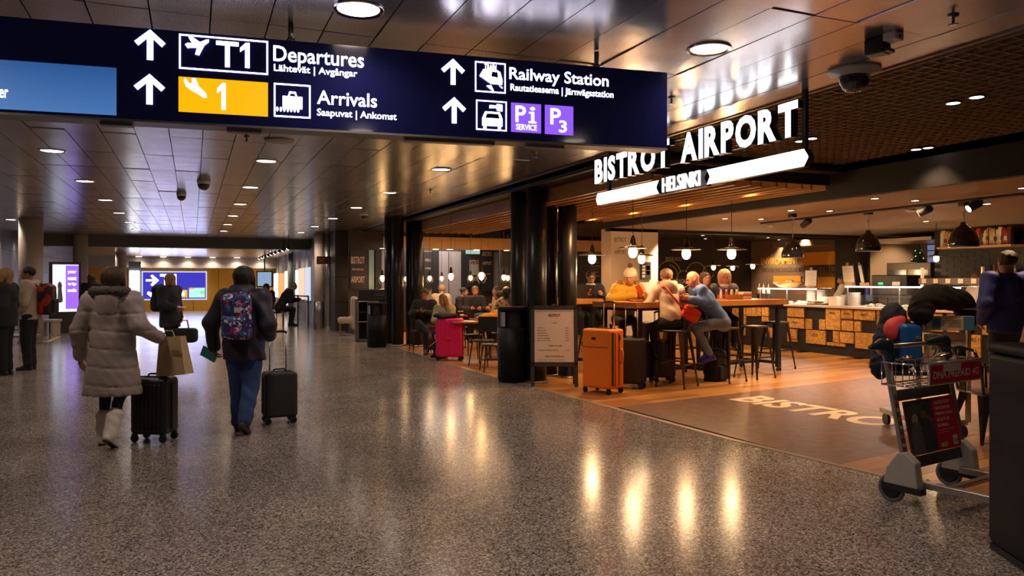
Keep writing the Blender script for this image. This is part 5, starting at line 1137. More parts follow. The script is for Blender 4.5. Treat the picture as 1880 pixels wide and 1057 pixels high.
# ================= LUGGAGE CARTS =================
crim=mat('crimson_print',(.48,.008,.045),.35); off=mat('offwhite',(.62,.57,.52),.5); adw=mat('ad_lettering',(.72,.62,.58),.5); rub=mat('rubber_black',(.02,.022,.026),.35)
def cart(label,loc,rz):
    """local: panel faces -Y, load platform runs to -Y, uprights lean back to +Y"""
    t=thing('luggage_cart',label,'cart',loc,rz); W=CW
    for sx in(-1,1):
        P=[Vector((sx*W,YB,.16)),Vector((sx*W,YT,1.0))]; d=P[1]-P[0]; c=(P[0]+P[1])/2
        b=MB(); b.box(c,(.06,.03,d.length),M=MU); po=b.ob('upright',alu,t,bev=.008)
        if sx<0:
            for k in range(13):
                q=c+MU@Vector((0,-.0165,-.30+.058*k)); bb=MB(); bb.box(q,(.028,.003,.020),M=MU); bb.ob('red_mark',mat('red_mark',(.75,.04,.03),.5) if k%2 else mat('pale_mark',(.6,.35,.28),.5),po)
        MB().bb((sx*W-.035,-.16,.09),(sx*W+.035,.12,.14)).ob('wheel_bracket',black,t,bev=.008)
        hs=MB(); hs.prism([(-.14,.13),(.10,.13),(.08,.24),(.0,.35),(-.05,.36),(-.12,.30)],(sx*W-.04,0,0),(0,1,0),(0,0,1),.08); hs.ob('wheel_housing',mat('grey_housing',(.40,.38,.36),.5,var=.15,vs=14),t,bev=.012)
        MB().lathe([(.0,-.018),(.06,-.018),(.065,-.01),(.065,.01),(.06,.018),(0,.018)],(sx*W,.06,.096),18,M=Matrix.Rotation(PI/2,3,'Y')).ob('hub',black,t)
        MB().tube([(sx*W,.06+.08*math.cos(2*PI*k/20),.096+.08*math.sin(2*PI*k/20)) for k in range(20)],.016,8,closed=True).ob('wheel',mat('tyre_grey',(.12,.12,.12),.6),t,smooth=True)
    top=1.05; MB().tube([(-W-.02,YT+.02,top),(W+.02,YT+.02,top)],.015,10).ob('handle_bar',alu,t,smooth=True)
    for sx in(-1,1):
        s=SDF(); s.cap((sx*W,YT+.02,top),(sx*(W-.02),YT+.04,top+.005),.055,.05); s.cap((sx*W,YT,top+.015),((-W-.13) if sx<0 else (W-.22),YT+.03,top-.0),.042,.02,k=.03); s.cap((sx*W,YT,top),(sx*W,YT-.03,.96),.036,.034,k=.03)
        vfobj('grip',[s.mesh(.010)],mat('petrol_plastic',(.015,.025,.04),.22,coat=.5),t)
    z0,z1=.80,.95; x0,x1,y0,y1=-W-.05,W+.05,-.12,.10
    b=MB()
    for z in(z0,z1): b.tube([(x0,y0,z),(x1,y0,z),(x1,y1,z),(x0,y1,z)],.006,6,closed=True)
    for k in range(11):
        x=x0+(x1-x0)*k/10; b.tube([(x,y0,z1),(x,y0,z0),(x,y1,z0),(x,y1,z1)],.0035,5)
    for k in range(4):
        y=y0+(y1-y0)*k/3; b.tube([(x0,y,z1),(x0,y,z0),(x1,y,z0),(x1,y,z1)],.0035,5)
    for x in(x0+.12,x1-.22): b.tube([(x,y1,z1),(x+.02,y1-.08,z1+.035),(x+.11,y1-.08,z1+.035),(x+.13,y1,z1)],.005,6)
    b.ob('basket',chrome,t,smooth=True)
    MB().bb((-W+.12,y0-.014,z0+.0),(W+.05,y0-.006,z1+.0)).ob('basket_plate',mat('grey_housing2',(.36,.34,.32),.45),t)
    gz=mat('graphite',(.05,.05,.055),.5)
    for z in(.275,.73): b=MB(); b.box(UP(0,z),(2*W-.05,.02,.075),M=MU); b.ob('cross_panel',gz,t,bev=.004)
    return t
CW=.37; YB,YT=-.06,.10; MU=Matrix.Rotation(math.atan2(-(YT-YB),.84),3,'X'); UY=MU@Vector((0,0,1)); UN=Vector((1,0,0)).cross(UY)
def UP(x,z,out=0): return Vector((x,YB,.16))+UY*(z-.16)+UN*out
rzc=-YAW+R_(33); ct1=cart('luggage cart with crimson advertising panel and wire basket in the right foreground',(0,0,0),rzc)
wl_=G(1637,921); ct1.location=Vector((wl_.x,wl_.y,0))-Matrix.Rotation(rzc,3,'Z')@Vector((-CW,.06,0))
PX0,PX1,PZ0,PZ1=-.31,.335,.32,.685
def prect(nm,x0,z0,x1,z1,m,out=0,th=.003): b=MB(); b.prism([(x0,z0),(x1,z0),(x1,z1),(x0,z1)],UP(0,.0,.014+out)-UY*0,Vector((1,0,0)),UY,th); return b.ob(nm,m,ct1)
prect('advert_panel',PX0,PZ0,PX1,PZ1,crim,.0,.006)
prect('photo_field',PX0,PZ0+.005,.035,PZ1-.005,patchmat('dusky_photo',[(.3,(.02,.025,.035)),(.5,(.05,.05,.06)),(.7,(.10,.09,.09))],7,.35,0,'NOI',False),.0062,.001)
ph=[([(.12,.0),(.5,.0),(.52,.5),(.42,.72),(.2,.7),(.08,.4)],(.10,.10,.115)),([(.5,.0),(.98,.0),(.9,.5),(.78,.78),(.58,.76),(.5,.45)],(.035,.045,.06)),([(.22,.66),(.40,.66),(.42,.84),(.3,.9),(.2,.82)],(.32,.24,.19)),([(.56,.72),(.74,.72),(.76,.9),(.64,.96),(.54,.88)],(.14,.09,.07)),([(.4,.44),(.62,.5),(.6,.56),(.38,.5)],(.22,.15,.12)),([(.74,.74),(.98,.66),(.96,.72),(.76,.84)],(.16,.11,.09))]
for poly,c in ph:
    b=MB(); b.prism([(PX0+.345*u,PZ0+.005+.30*v) for u,v in poly],UP(0,.0,.0215),Vector((1,0,0)),UY,.0006); b.ob('photo_figure',mat('photo_tone_%d'%int(c[0]*1000),c,.5),ct1)
def ctx(s,x,z,w,h,m=adw,bold=.015,out=.0078): b=MB(); fit(b,s,UP(x,z,.014+out),Vector((1,0,0)),UY,w,h,bold=bold); b.ob('lettering',m,ct1)
for k,(s,w_) in enumerate((('CHOOSE YOUR',.20),('OWN DNA FOR',.20),('PREPAID CALLS,',.225),('4G DATA OR',.17),('ROAMING',.14))): ctx(s,.065,.635-.040*k,w_,.024)
ctx('DNA prepaid with you anywhere',.065,.450,.21,.010,bold=0); ctx('at the airport kiosks',.065,.434,.14,.010,bold=0)
prect('logo_field',.235,.34,.295,.405,off,.0062,.001); ctx('DNA',.242,.358,.047,.026,m=brp,out=.009)
prect('yellow_badge',.07,.34,.155,.368,mat('badge_yellow',(.6,.45,.03),.5),.0062,.001); ctx('Prepaid',.10,.347,.048,.013,m=brp,out=.009)
MB().bb((-.24,-.1385,.812),(.415,-.1345,.932)).ob('crimson_strip',crim,ct1); MB().bb((-.09,-.1405,.888),(.14,-.139,.937)).ob('torn_paper',off,ct1)
b=MB(); fit(b,'DNA PREPAID 4G',Vector((-.22,-.1415,.842)),(1,0,0),(0,0,1),.60,.052,bold=.02); b.ob('lettering',adw,ct1)
for x in(-CW+.03,CW-.09): MB().bb((x,-.85,.13),(x+.06,-.05,.175)).ob('platform_rail',alu,ct1,bev=.006)
for y in(-.3,-.6): MB().bb((-CW+.06,y,.135),(CW-.06,y+.05,.165)).ob('platform_bar',alu,ct1,bev=.006)
MB().bb((-CW-.0,-.93,.09),(CW+.0,-.84,.2)).ob('front_bumper',rub,ct1,bev=.02)
for x in(-.2,.2): MB().lathe([(0,-.012),(.055,-.012),(.055,.012),(0,.012)],(x,-.82,.056),16,M=Matrix.Rotation(PI/2,3,'Y')).ob('front_wheel',rub,ct1)
MB().tube([(-.1,-.05,.12),(-.1,.0,.07),(-.04,.08,.035),(.06,.14,.03)],[.024,.022,.02,.014],8).ob('brake_pedal',rub,ct1,smooth=True)
# second cart behind, with advert boards, coats and a blue case
c2=thing('luggage_cart','second luggage cart loaded with boards and coats behind the first','cart',FL(1732,7.3),-YAW+.02)
fw=mat('frame_beige',(.50,.40,.32),.45,.4)
for x in(-.24,.24): MB().bb((x-.018,-.02,.15),(x+.018,.02,1.22)).ob('upright',fw,c2,bev=.004)
MB().bb((-.2,-.03,.62),(.2,-.015,1.0)).ob('advert_panel',off,c2); b=MB(); 
for a,c in (((-.17,.66),(.17,.668)),((-.17,.93),(.17,.938)),((-.17,.66),(-.162,.938)),((.162,.66),(.17,.938))): b.bb((a[0],-.033,a[1]),(c[0],-.031,c[1]))
b.ob('orange_border',mat('orange_line',(.7,.17,.04),.5),c2)
for s,x,z,w_,h_ in (('25000',-.13,.78,.27,.10),('PARIA KORKOKENKIÄ',-.14,.735,.27,.028),('SHOP AND ENJOY',-.13,.90,.22,.014)): b=MB(); fit(b,s,Vector((x,-.0345,z)),(1,0,0),(0,0,1),w_,h_,bold=.02); b.ob('lettering',brp,c2)
MB().bb((-.22,-.10,1.035),(.24,-.0,1.17)).ob('upper_box',mat('box_cream',(.62,.54,.44),.5),c2,bev=.004); MB().bb((-.17,-.105,1.05),(-.09,-.101,1.15)).ob('blue_patch',mat('blue_print',(.03,.17,.33),.5),c2); MB().bb((.13,-.105,1.04),(.235,-.101,1.165)).ob('blue_patch',mat('blue_print2',(.06,.22,.42),.5),c2)
b=MB(); [b.bb((-.01,-.104,1.13-.015*k),(.11,-.102,1.134-.015*k)) for k in range(5)]; b.ob('text_lines',mat('print_grey',(.3,.25,.2),.7),c2)
MB().bb((-.24,.0,.12),(.24,.75,.17)).ob('platform',alu,c2,bev=.006)
for x in(-.2,.2):
    for y in(.02,.68): MB().lathe([(0,-.015),(.06,-.015),(.06,.015),(0,.015)],(x,y,.06),16,M=Matrix.Rotation(PI/2,3,'Y')).ob('wheel',rub,c2)
MB().tube([(-.3,-.06,1.24),(.3,-.06,1.24)],.012,8).ob('handle_bar',alu,c2)
def heap(name,label,cat,loc,pts,m,vx=.016,disp=None):
    s=SDF()
    for c,r in pts: s.ell(c,r,.05)
    return tag(vfobj(name,[s.mesh(vx,disp)],m,None,loc),label,cat)
wr=lambda X,Y,Z: .008*np.sin(38*X+9*np.sin(11*Z+4*Y))*np.sin(22*Y+17*Z)
bkc=mat('black_puffer',(.006,.006,.008),.85)
L2=FL(1730,7.25)
hp=heap('black_coat','black puffy coat heaped on top of the second luggage cart','clothing',L2+Vector((0,0,1.24)),[((-.05,0,.1),(.3,.16,.11)),((.15,0,.08),(.2,.15,.1)),((-.1,0,.16),(.17,.12,.07)),((-.26,.02,-.02),(.10,.12,.13)),((.30,0,.0),(.10,.1,.12)),((.36,0,-.14),(.05,.07,.13))],bkc,disp=wr)
heap('navy_coat','dark navy coat hanging down at the left of the second cart','clothing',L2+Vector((-.32,.28,1.0)),[((0,0,.1),(.14,.12,.2)),((-.08,0,-.12),(.14,.12,.22)),((-.16,0,-.3),(.1,.1,.14)),((.05,0,-.2),(.1,.1,.2))],mat('navy_cloth',(.012,.018,.05),.8),disp=wr)
heap('pink_bag','rounded coral pink bag beside the blue case on the second cart','bag',L2+Vector((-.40,.20,1.06)),[((0,0,0),(.10,.07,.09)),((.07,0,.06),(.08,.06,.06)),((-.02,0,-.06),(.08,.06,.07))],mat('coral_cloth',(.70,.08,.09),.6))
t=suitcase('small bright blue hard suitcase on the second luggage cart',L2+Vector((-.32,.12,.66)),-YAW,.2,.24,.44,mat('bright_blue',(.01,.10,.42),.35),pull=False)
MB().lathe([(.0,-.01),(.03,-.008),(.032,0)],(.04,-.122,.30),16,M=Matrix.Rotation(-PI/2,3,'X')).ob('round_lock',chrome,t)
MB().bb((-.18,-.16,.62),(.18,.3,.655)).ob('tray',rub,None,loc=L2+Vector((-.32,.14,0)),rz=-YAW)
o=COL.objects[-1]; o.parent=None; tag(o,'black shelf under the blue suitcase beside the second cart','shelf'); 
# table-top things on the high tables
def onT(u,v): return A0+dA*u+nA*v+Vector((0,0,TZ))
t=thing('condiment_caddy','wooden caddy of bottles at the right end of the high table','caddy',onT(2.55,.45),.2); MB().bb((-.2,-.1,0),(.2,.1,.012)).ob('base',twood,t)
for y in(-.1,.09): MB().bb((-.2,y,0),(.2,y+.01,.08)).ob('side',twood,t)
for i in range(7):
    q=thing('condiment_bottle','small condiment bottle in the wooden caddy, %s from the left'%ORD(i),'bottle',onT(2.55,.45)+Vector((-.16+.053*i,.035*(-1)**i,.013)),0,'condiment bottles'); MB().lathe([(.024,0),(.026,.01),(.025,.1),(.015,.12)],n=12).ob('bottle',mat('cond_%d'%(i%3),((.6,.52,.42),(.4,.05,.03),(.45,.3,.1))[i%3],.25),q,smooth=True); MB().lathe([(.016,.12),(.016,.15),(0,.152)],n=10).ob('cap',wh,q)
MB().bb((-.07,-.05,0),(.07,.05,.03)).ob('packet',mat('violet_box',(.10,.06,.35),.5),None,bev=.004,loc=onT(2.45,.5)+Vector((0,0,.168))); o=COL.objects[-1]; tag(o,'small violet packet lying on the caddy bottles','packet')
t=thing('napkin_holder','white napkin holder with red stripe on the high table','holder',onT(2.95,.5),.2); MB().bb((-.11,-.08,0),(.11,.08,.12)).ob('box',wh,t,bev=.008); MB().bb((-.112,-.082,.05),(.112,-.08,.08)).ob('red_stripe',mat('stripe_red',(.6,.06,.04),.5),t)
t=thing('laptop','open black laptop on the farther high table','laptop',FL(1085,13.15)+Vector((-.05,.15,1.2)),-YAW+.15); MB().bb((-.17,0,0),(.17,.24,.018)).ob('keyboard_base',black,t,bev=.004); MB().box((0,-.03,.12),(.34,.012,.24),M=Matrix.Rotation(R_(12),3,'X')).ob('screen_lid',black,t,bev=.004)
t=thing('wine_glass','glass of red drink beside the laptop','glass',FL(1098,12.95)+Vector((-.0,.25,1.2))); MB().lathe([(.03,0),(.004,.008),(.004,.07),(.03,.1),(.035,.14),(.03,.17)],n=16).ob('glass',gls,t,smooth=True); MB().lathe([(0,.08),(.027,.1),(.031,.125),(0,.125)],n=14).ob('drink',mat('red_drink',(.35,.03,.01),.2),t,smooth=True)
t=thing('red_purse','small red purse on the table in front of the yellow jacket','purse',onT(.25,.25),.1); MB().bb((-.1,-.05,0),(.1,.05,.03)).ob('body',mat('rose_leather',(.4,.06,.05),.5),t,bev=.01); MB().bb((-.1,-.012,.03),(.1,-.002,.034)).ob('zip',steel,t)
heap('yellow_coat','mustard yellow coat draped over the nearest cafe table','clothing',FL(905,14.7)+Vector((0,.1,.76)),[((0,0,.06),(.22,.15,.07)),((.16,0,.1),(.14,.12,.1)),((-.18,0,.03),(.14,.1,.04)),((.2,-.05,-.02),(.09,.08,.14))],mat('mustard_cloth',(.5,.24,.02),.7),disp=wr)
heap('blue_scarf','blue scarf bundled beside the mustard coat','clothing',FL(884,14.9)+Vector((0,.1,.77)),[((0,0,.05),(.12,.09,.06)),((.08,0,.03),(.08,.07,.04))],mat('blue_cloth',(.03,.09,.25),.7),disp=wr)
for i,(px,D) in enumerate(((872,14.7),(893,14.5),(862,15.0))):
    t=thing('takeaway_tray','pale paper food tray on the nearest cafe table, %s from the left'%ORD((1,2,0)[i]),'tray',FL(px+4,D-.0)+Vector((0,-.05,.74)),.3*i,'paper trays'); MB().lathe([(.06,0),(.09,.03),(.088,.03),(.055,.004),(0,.004)],n=4).ob('tray',mat('menu_paper',(.72,.60,.44),.6),t)
# ================= PEOPLE =================
V3=lambda *a: np.array(a,float)
def stand(**k):
    J=dict(pel=V3(0,0,.93),ch=V3(0,0,1.27),nk=V3(0,-.01,1.43),hd=V3(0,.02,1.585),shR=V3(.165,-.01,1.385),shL=V3(-.165,-.01,1.385),elR=V3(.215,-.03,1.11),elL=V3(-.215,-.03,1.11),
      wrR=V3(.225,.05,.87),wrL=V3(-.225,.05,.87),hpR=V3(.09,0,.90),hpL=V3(-.09,0,.90),knR=V3(.095,.02,.49),knL=V3(-.095,.02,.49),anR=V3(.095,-.01,.085),anL=V3(-.095,-.01,.085),
      fdR=V3(.1,1,0),fdL=V3(-.1,1,0),hyaw=0,hpit=0)
    for a,v in k.items(): J[a]=V3(*v) if isinstance(v,tuple) else v
    return J
def sit(h=.46,lean=.1,foot=0,**k):
    J=stand(); p=V3(0,0,h+.10); J['pel']=p; J['ch']=p+V3(0,lean,.35); J['nk']=p+V3(0,lean*1.55,.51); J['hd']=p+V3(0,lean*1.9+.03,.665)
    for s,x in (('R',1),('L',-1)):
        J['sh'+s]=p+V3(.165*x,lean*1.35,.465); J['el'+s]=p+V3(.22*x,lean+.10,.22); J['wr'+s]=p+V3(.12*x,lean+.33,.24)
        J['hp'+s]=p+V3(.09*x,0,-.01); J['kn'+s]=V3(.12*x,.42,h+.05); J['an'+s]=V3(.12*x,.36,foot+.085); 
    for a,v in k.items(): J[a]=V3(*v) if isinstance(v,tuple) else v
    return J
def nrm(v): return v/max(np.linalg.norm(v),1e-6)
def wrinkle(A=.004,f=26):
    return lambda X,Y,Z: A*np.sin(f*Z+7*np.sin(5*X+3*Y)+4*Y)*np.cos(9*X+6*Z)
def quilt(A=.012,per=.11,z0=0):
    def g(X,Y,Z):
        zz=Z+.012*np.sin(9*X)+0*Y; q=(zz-z0)/per; d=np.abs(q-np.round(q))*per
        return A*np.exp(-(d/.009)**2)-A*.35+.0025*np.sin(60*X+20*Z)*np.sin(35*Y+31*Z)
    return g
def handmesh(W,d,n,S,side,curl):
    d=nrm(d); n=nrm(n-d*n.dot(d)); s_=np.cross(d,n)*side; q=SDF()
    q.cap(W-d*.03*S,W+d*.065*S,.026*S,.036*S,.01,flat=.55,fn=n)
    for i,(o,L) in enumerate(((-.030,.034),(-.010,.040),(.010,.038),(.029,.029))):
        b=W+d*(.078-.006*abs(i-1.3))*S-s_*o*S; a=.25*curl; p=b
        for j,l in enumerate((L,L*.7,L*.55)):
            a+=curl*(.45+.15*j); e=p+(d*math.cos(a)+n*math.sin(a))*l*S; q.cap(p,e,(.0098-.0012*j)*S,(.0088-.0012*j)*S,.004); p=e
    b=W+d*.02*S+s_*.026*S; e=b+(d*.6+s_*.65+n*.35)*.04*S; q.cap(b,e,.014*S,.011*S,.012); q.cap(e,e+(d*.85+s_*.1+n*.45)*.032*S,.011*S,.008*S,.004)
    return q.mesh(.0055*S)
hairm=lambda n,c: mat('hair_'+n,c,.45,var=.35,vs=30,bump=.6,bs=70,stretch=(6,6,.6))
skinm=lambda n,c: mat('skin_'+n,c,.5)
SK_L=skinm('light',(.44,.21,.13)); SK_M=skinm('medium',(.34,.16,.09)); SK_P=skinm('rosy',(.47,.18,.11))
HD=hairm('dark',(.012,.008,.006)); HB=hairm('brown',(.06,.03,.015)); HF=hairm('fair',(.38,.22,.09)); HW=hairm('white_blonde',(.48,.32,.16)); HA=hairm('ash',(.22,.14,.08)); HG=hairm('grey',(.3,.25,.2)); HR=hairm('rust',(.17,.085,.035))
def person(label,loc,rz,J,S=1.0,skin=SK_L,hair='short',hm=HD,face=False,top=None,pad=.015,hem=None,hemw=.0,bottom=None,bpad=.0,shoe=None,boots=None,disp=None,hood=None,hoodm=None,glasses=False,vx=.018,curl=(.5,.5),hn=(None,None),belly=0,hat=None,sleeve=1,wide=1.0,neckline=True,hands=(1,1),scarf=None,hd_=(None,None)):
    t=thing('person',label,'person',loc,rz); J={k:(v*S if isinstance(v,np.ndarray) and k[:2]!='fd' else v) for k,v in J.items()}
    pel,ch,nk,hd=J['pel'],J['ch'],J['nk'],J['hd']; fw=nrm(V3(0,1,0)-nrm(nk-pel)*nrm(nk-pel)[1])
    # --- skin ---
    b=SDF(); b.cap(pel,ch,.115*S,.125*S,.04,flat=.7,fn=fw); b.cap(J['shL'],J['shR'],.05*S,.05*S,.06); b.cap(ch,nk,.09*S,.05*S,.05); b.cap(nk-nrm(nk-ch)*.04,hd+V3(0,-.01,-.03)*S,.05*S,.05*S,.03)
    for s in 'LR':
        b.cap(J['sh'+s],J['el'+s],.045*S,.036*S,.03); b.cap(J['el'+s],J['wr'+s],.035*S,.025*S,.02)
        b.cap(pel,J['hp'+s],.10*S,.08*S,.04); b.cap(J['hp'+s],J['kn'+s],.075*S,.05*S,.03); b.cap(J['kn'+s],J['an'+s],.047*S,.034*S,.02); f=nrm(J['fd'+s]); b.cap(J['an'+s]-V3(0,0,.045*S),J['an'+s]+f*.11*S-V3(0,0,.055*S),.026*S,.02*S,.02)
    parts=[b.mesh(.024 if vx<.02 else .03)]
    cy,sy,cp,sp=math.cos(J['hyaw']),math.sin(J['hyaw']),math.cos(J['hpit']),math.sin(J['hpit'])
    M=np.array(Matrix.Rotation(J['hyaw'],3,'Z')@Matrix.Rotation(J['hpit'],3,'X'))   # columns: head axes
    MT=M.T; hp=lambda x,y,z: hd+M@(V3(x,y,z)*S); e3=lambda *r:tuple(q*S for q in r)
    h=SDF(); h.ell(hp(0,-.012,.02),e3(.074,.092,.086),.02,M=MT); h.ell(hp(0,.03,-.035),e3(.056,.06,.075),.03,M=MT); h.ell(hp(0,.04,-.082),e3(.036,.036,.028),.03,M=MT)
    h.cap(nk-nrm(nk-ch)*.02,hp(0,-.015,-.05),.052*S,.052*S,.03)
    h.cap(hp(0,.082,.0),hp(0,.104,-.035),.008*S,.012*S,.014); h.ell(hp(0,.088,-.066),e3(.021,.009,.009),.008,M=MT)
    for x in(-1,1):
        h.ell(hp(.075*x,-.008,-.015),e3(.009,.018,.029),.008,M=MT); h.ell(hp(.03*x,.098,.004),e3(.017,.014,.011),.012,M=MT,sub=True); h.cap(hp(.015*x,.086,.022),hp(.045*x,.078,.022),.006*S,.006*S,.012)
    parts.append(h.mesh(.0085*S if vx<.025 else .012))
    for i,s in enumerate('LR'):
        if not hands[i]: continue
        W=J['wr'+s]; d=hd_[i] if hd_[i] is not None else W-J['el'+s]; n=V3(*hn[i]) if hn[i] is not None else V3(1 if s=='L' else -1,.1,.1)
        parts.append(handmesh(W,V3(*d),n,S,1 if s=='R' else -1,curl[i]))
    vfobj('body',parts,skin,t)
    if face:
        s=SDF(); q=[]
        for x in(-1,1): s.ell(hp(.029*x,.0835,.003),e3(.0125,.006,.0065),.001,M=MT)
        vfobj('eyes',[s.mesh(.003)],mat('eye_dark',(.015,.012,.01),.2),t)
        s=SDF(); s.ell(hp(0,.0935,-.066),e3(.021,.006,.0055),.001,M=MT); vfobj('mouth',[s.mesh(.003)],mat('lips',(.38,.08,.07),.5),t)
        if hair!='none':
            s=SDF(); [s.cap(hp(.014*x,.090,.027),hp(.044*x,.080,.028),.0045*S,.003*S,.001) for x in(-1,1)]; vfobj('eyebrows',[s.mesh(.003)],hm,t)
    if glasses:
        g=MB()
        for x in(-1,1): g.tube([Vector(hp(x*.033+.024*math.cos(2*PI*k/12),.100,.003+.017*math.sin(2*PI*k/12))) for k in range(12)],.0022,5,closed=True); g.tube([Vector(hp(x*.056,.099,.006)),Vector(hp(x*.078,.0,.005))],.002,5)
        g.tube([Vector(hp(-.009,.101,.006)),Vector(hp(.009,.101,.006))],.002,5); g.ob('glasses',black,t)
    # --- hair ---
    if hair!='none':
        s=SDF()
        if hair=='bald': pass
        else:
            s.ell(hp(0,-.020,.030),e3(.088,.100,.088),.02,M=MT); 
            s.ell(hp(0,.105,-.045),e3(.072,.085,.105),.012,M=MT,sub=True)
            s.cut(hp(0,0,-.075 if hair=='short' else -.07),-M[:,2] if hair!='bob' else V3(0,0,-1)*0+(-M[:,2]))
            if hair in('long','bob'):
                L=-.30 if hair=='long' else -.115
                s.cap(hp(0,-.045,0),hp(0,-.06,L),.082*S,.07*S,.03,flat=.75,fn=M[:,1])
                for x in(-1,1): s.cap(hp(.066*x,-.005,.0),hp(.07*x,.015,L*.85),.030*S,.022*S,.03)
            if hair=='bun': s.ell(hp(0,-.105,.055),e3(.038,.038,.038),.01)
            if hair=='pony': s.cap(hp(0,-.10,.04),hp(0,-.15,-.0),.028*S,.035*S,.015); s.cap(hp(0,-.15,0),hp(0,-.135,-.2),.034*S,.014*S,.02)
            if hair=='wave':
                s.ell(hp(0,-.03,.03),e3(.105,.105,.10),.03,M=MT); s.ell(hp(0,.125,-.045),e3(.068,.085,.11),.012,M=MT,sub=True)
                for x in(-1,1): s.cap(hp(.088*x,-.01,.0),hp(.088*x,.01,-.10),.030*S,.022*S,.02)
                s.cap(hp(0,-.06,0),hp(0,-.06,-.11),.085*S,.07*S,.03,flat=.7,fn=M[:,1])
            vfobj('hair',[s.mesh(.009*S if vx<.025 else .013,lambda X,Y,Z:.0018*np.sin(170*X+30*Z)+.0012*np.sin(150*Y+40*Z))],hm,t)
    if hat:
        s=SDF(); s.ell(hp(0,-.012,.045),e3(.096,.108,.10),.02,M=MT); s.cut(hp(0,0,.02),-M[:,2]); s.cap(hp(-.0,.0,.025),hp(0,-.01,.03),.098*S,.098*S,.012); 
        s.cut(hp(0,0,.008),-M[:,2]); vfobj('beanie',[s.mesh(.009*S,lambda X,Y,Z:.0016*np.sin(300*X))],hat,t)
        s=SDF(); s.ell(hp(0,-.02,.165),e3(.042,.042,.04),.01); vfobj('pompom',[s.mesh(.008,lambda X,Y,Z:.004*np.sin(200*X)*np.sin(210*Y)*np.sin(190*Z))],hairm('pompom',(.10,.05,.03)),t)
    # --- clothes ---
    if bottom:
        s=SDF(); s.cap(pel-V3(0,0,.02)*S,pel+nrm(ch-pel)*.10*S,(.135+bpad)*S,(.125+bpad)*S,.03,flat=.78,fn=fw)
        for q in 'LR':
            s.cap(pel,J['hp'+q],.11*S,(.095+bpad)*S,.04); s.cap(J['hp'+q],J['kn'+q],(.092+bpad)*S,(.064+bpad)*S,.03); a=J['an'+q]; k=J['kn'+q]; s.cap(k,a+nrm(k-a)*.015*S,(.061+bpad)*S,(.047+bpad)*S,.02)
            s.cut(a+nrm(k-a)*-.02,nrm(a-k)) if False else None
        vfobj('trousers',[s.mesh(vx*.95,wrinkle(.004,38))],bottom,t)
    if top:
        s=SDF(); p2=pad
        s.cap(pel+nrm(ch-pel)*.06*S,ch,(.150+p2+belly)*S*wide,(.155+p2)*S*wide,.05,flat=.72,fn=fw); s.cap(J['shL'],J['shR'],(.062+p2)*S,(.062+p2)*S,.07); s.cap(ch,nk-nrm(nk-ch)*.01*S,(.11+p2)*S,(.055+p2*.6)*S,.05)
        if hem is not None:
            hz=hem*S; s.cap(pel+V3(0,0,.08)*S,V3(pel[0],pel[1],hz-.06),(.155+p2)*S*wide,(.175+p2+hemw)*S*wide,.05,flat=.78,fn=V3(0,1,0)); s.cut(V3(0,0,hz),V3(0,0,-1))
        if neckline: s.cut(nk+nrm(nk-ch)*.035*S,nrm(nk-ch))
        for q in 'LR':
            e,w_=J['el'+q],J['wr'+q]; w2=e+(w_-e)*sleeve; s.cap(J['sh'+q],e,(.060+p2)*S,(.048+p2)*S,.04); s.cap(e,w2-nrm(w_-e)*.01,(.047+p2)*S,(.036+p2*.8)*S,.03)
        vfobj('jacket',[s.mesh(vx,disp or wrinkle())],top,t)
    if hood:
        s=SDF(); c=nk+V3(0,-.045,.02)*S; s.ell(c+V3(0,-.045,-.03)*S,e3(.12,.075,.10),.04); s.cap(c+V3(-.085,.0,.02)*S,c+V3(.085,.0,.02)*S,.05*S,.05*S,.04); s.ell(c+V3(0,-.065,-.13)*S,e3(.10,.05,.10),.05); s.ell(nk+V3(0,.05,.10)*S,e3(.07,.09,.12),.02,sub=True); vfobj('hood',[s.mesh(vx*.8,wrinkle(.004,30))],hoodm or top,t)
        if hood=='fur':
            s=SDF(); c=nk+V3(0,-.03,.045)*S
            P=[c+V3(.155*math.cos(a),.075*math.sin(a)-.02,.03*math.sin(a)*-1)*S for a in np.linspace(PI*-.02,PI*1.02+PI,15)]
            P=[c+V3(.150*math.cos(a),.085*math.sin(a)-.015,.012*math.cos(2*a))*S for a in np.linspace(-2.85+PI/2+.9,2.85+PI/2-.9+PI*0+2.0,3)] and [c+V3(.150*math.cos(a),.085*math.sin(a)-.015,.0)*S for a in np.linspace(.55,-PI-.55,15)]
            for a,b_ in zip(P,P[1:]): s.cap(a,b_,.040*S,.040*S,.02)
            vfobj('fur_trim',[s.mesh(.011,lambda X,Y,Z:.007*np.sin(140*X+20*Y)*np.sin(130*Y+50*Z)*np.sin(150*Z)+.004*np.sin(260*X+90*Z))],hairm('fur',(.075,.06,.055)) if hoodm is None else hairm('fur_tan',(.35,.19,.07)),t)
    if scarf:
        s=SDF(); [s.cap(nk+V3(.06*math.cos(a),.05*math.sin(a)+.01,.01),nk+V3(.06*math.cos(a+.8),.05*math.sin(a+.8)+.01,.01),.032*S,.032*S,.02) for a in np.arange(0,6.3,.8)]; vfobj('scarf',[s.mesh(.014)],scarf,t)
    for q in 'LR':
        a=J['an'+q]; f=nrm(J['fd'+q]); up=nrm(J['kn'+q]-a); s=SDF(); dn=V3(0,0,-1) if abs(f[2])<.05 else nrm(np.cross(np.cross(f,V3(0,0,-1)),f))
        heel=a-f*.035*S+dn*.048*S; toe=a+f*.145*S+dn*.052*S
        s.cap(heel,toe,.036*S,.031*S,.02,flat=None); s.cap(a,a+f*.06*S+dn*.03*S,.042*S,.034*S,.03); s.cap(a,a+up*(.04 if not boots else boots)*S,(.045 if not boots else .062)*S,(.046 if not boots else .074)*S,.02)
        s.cut(a+dn*.080*S,dn)
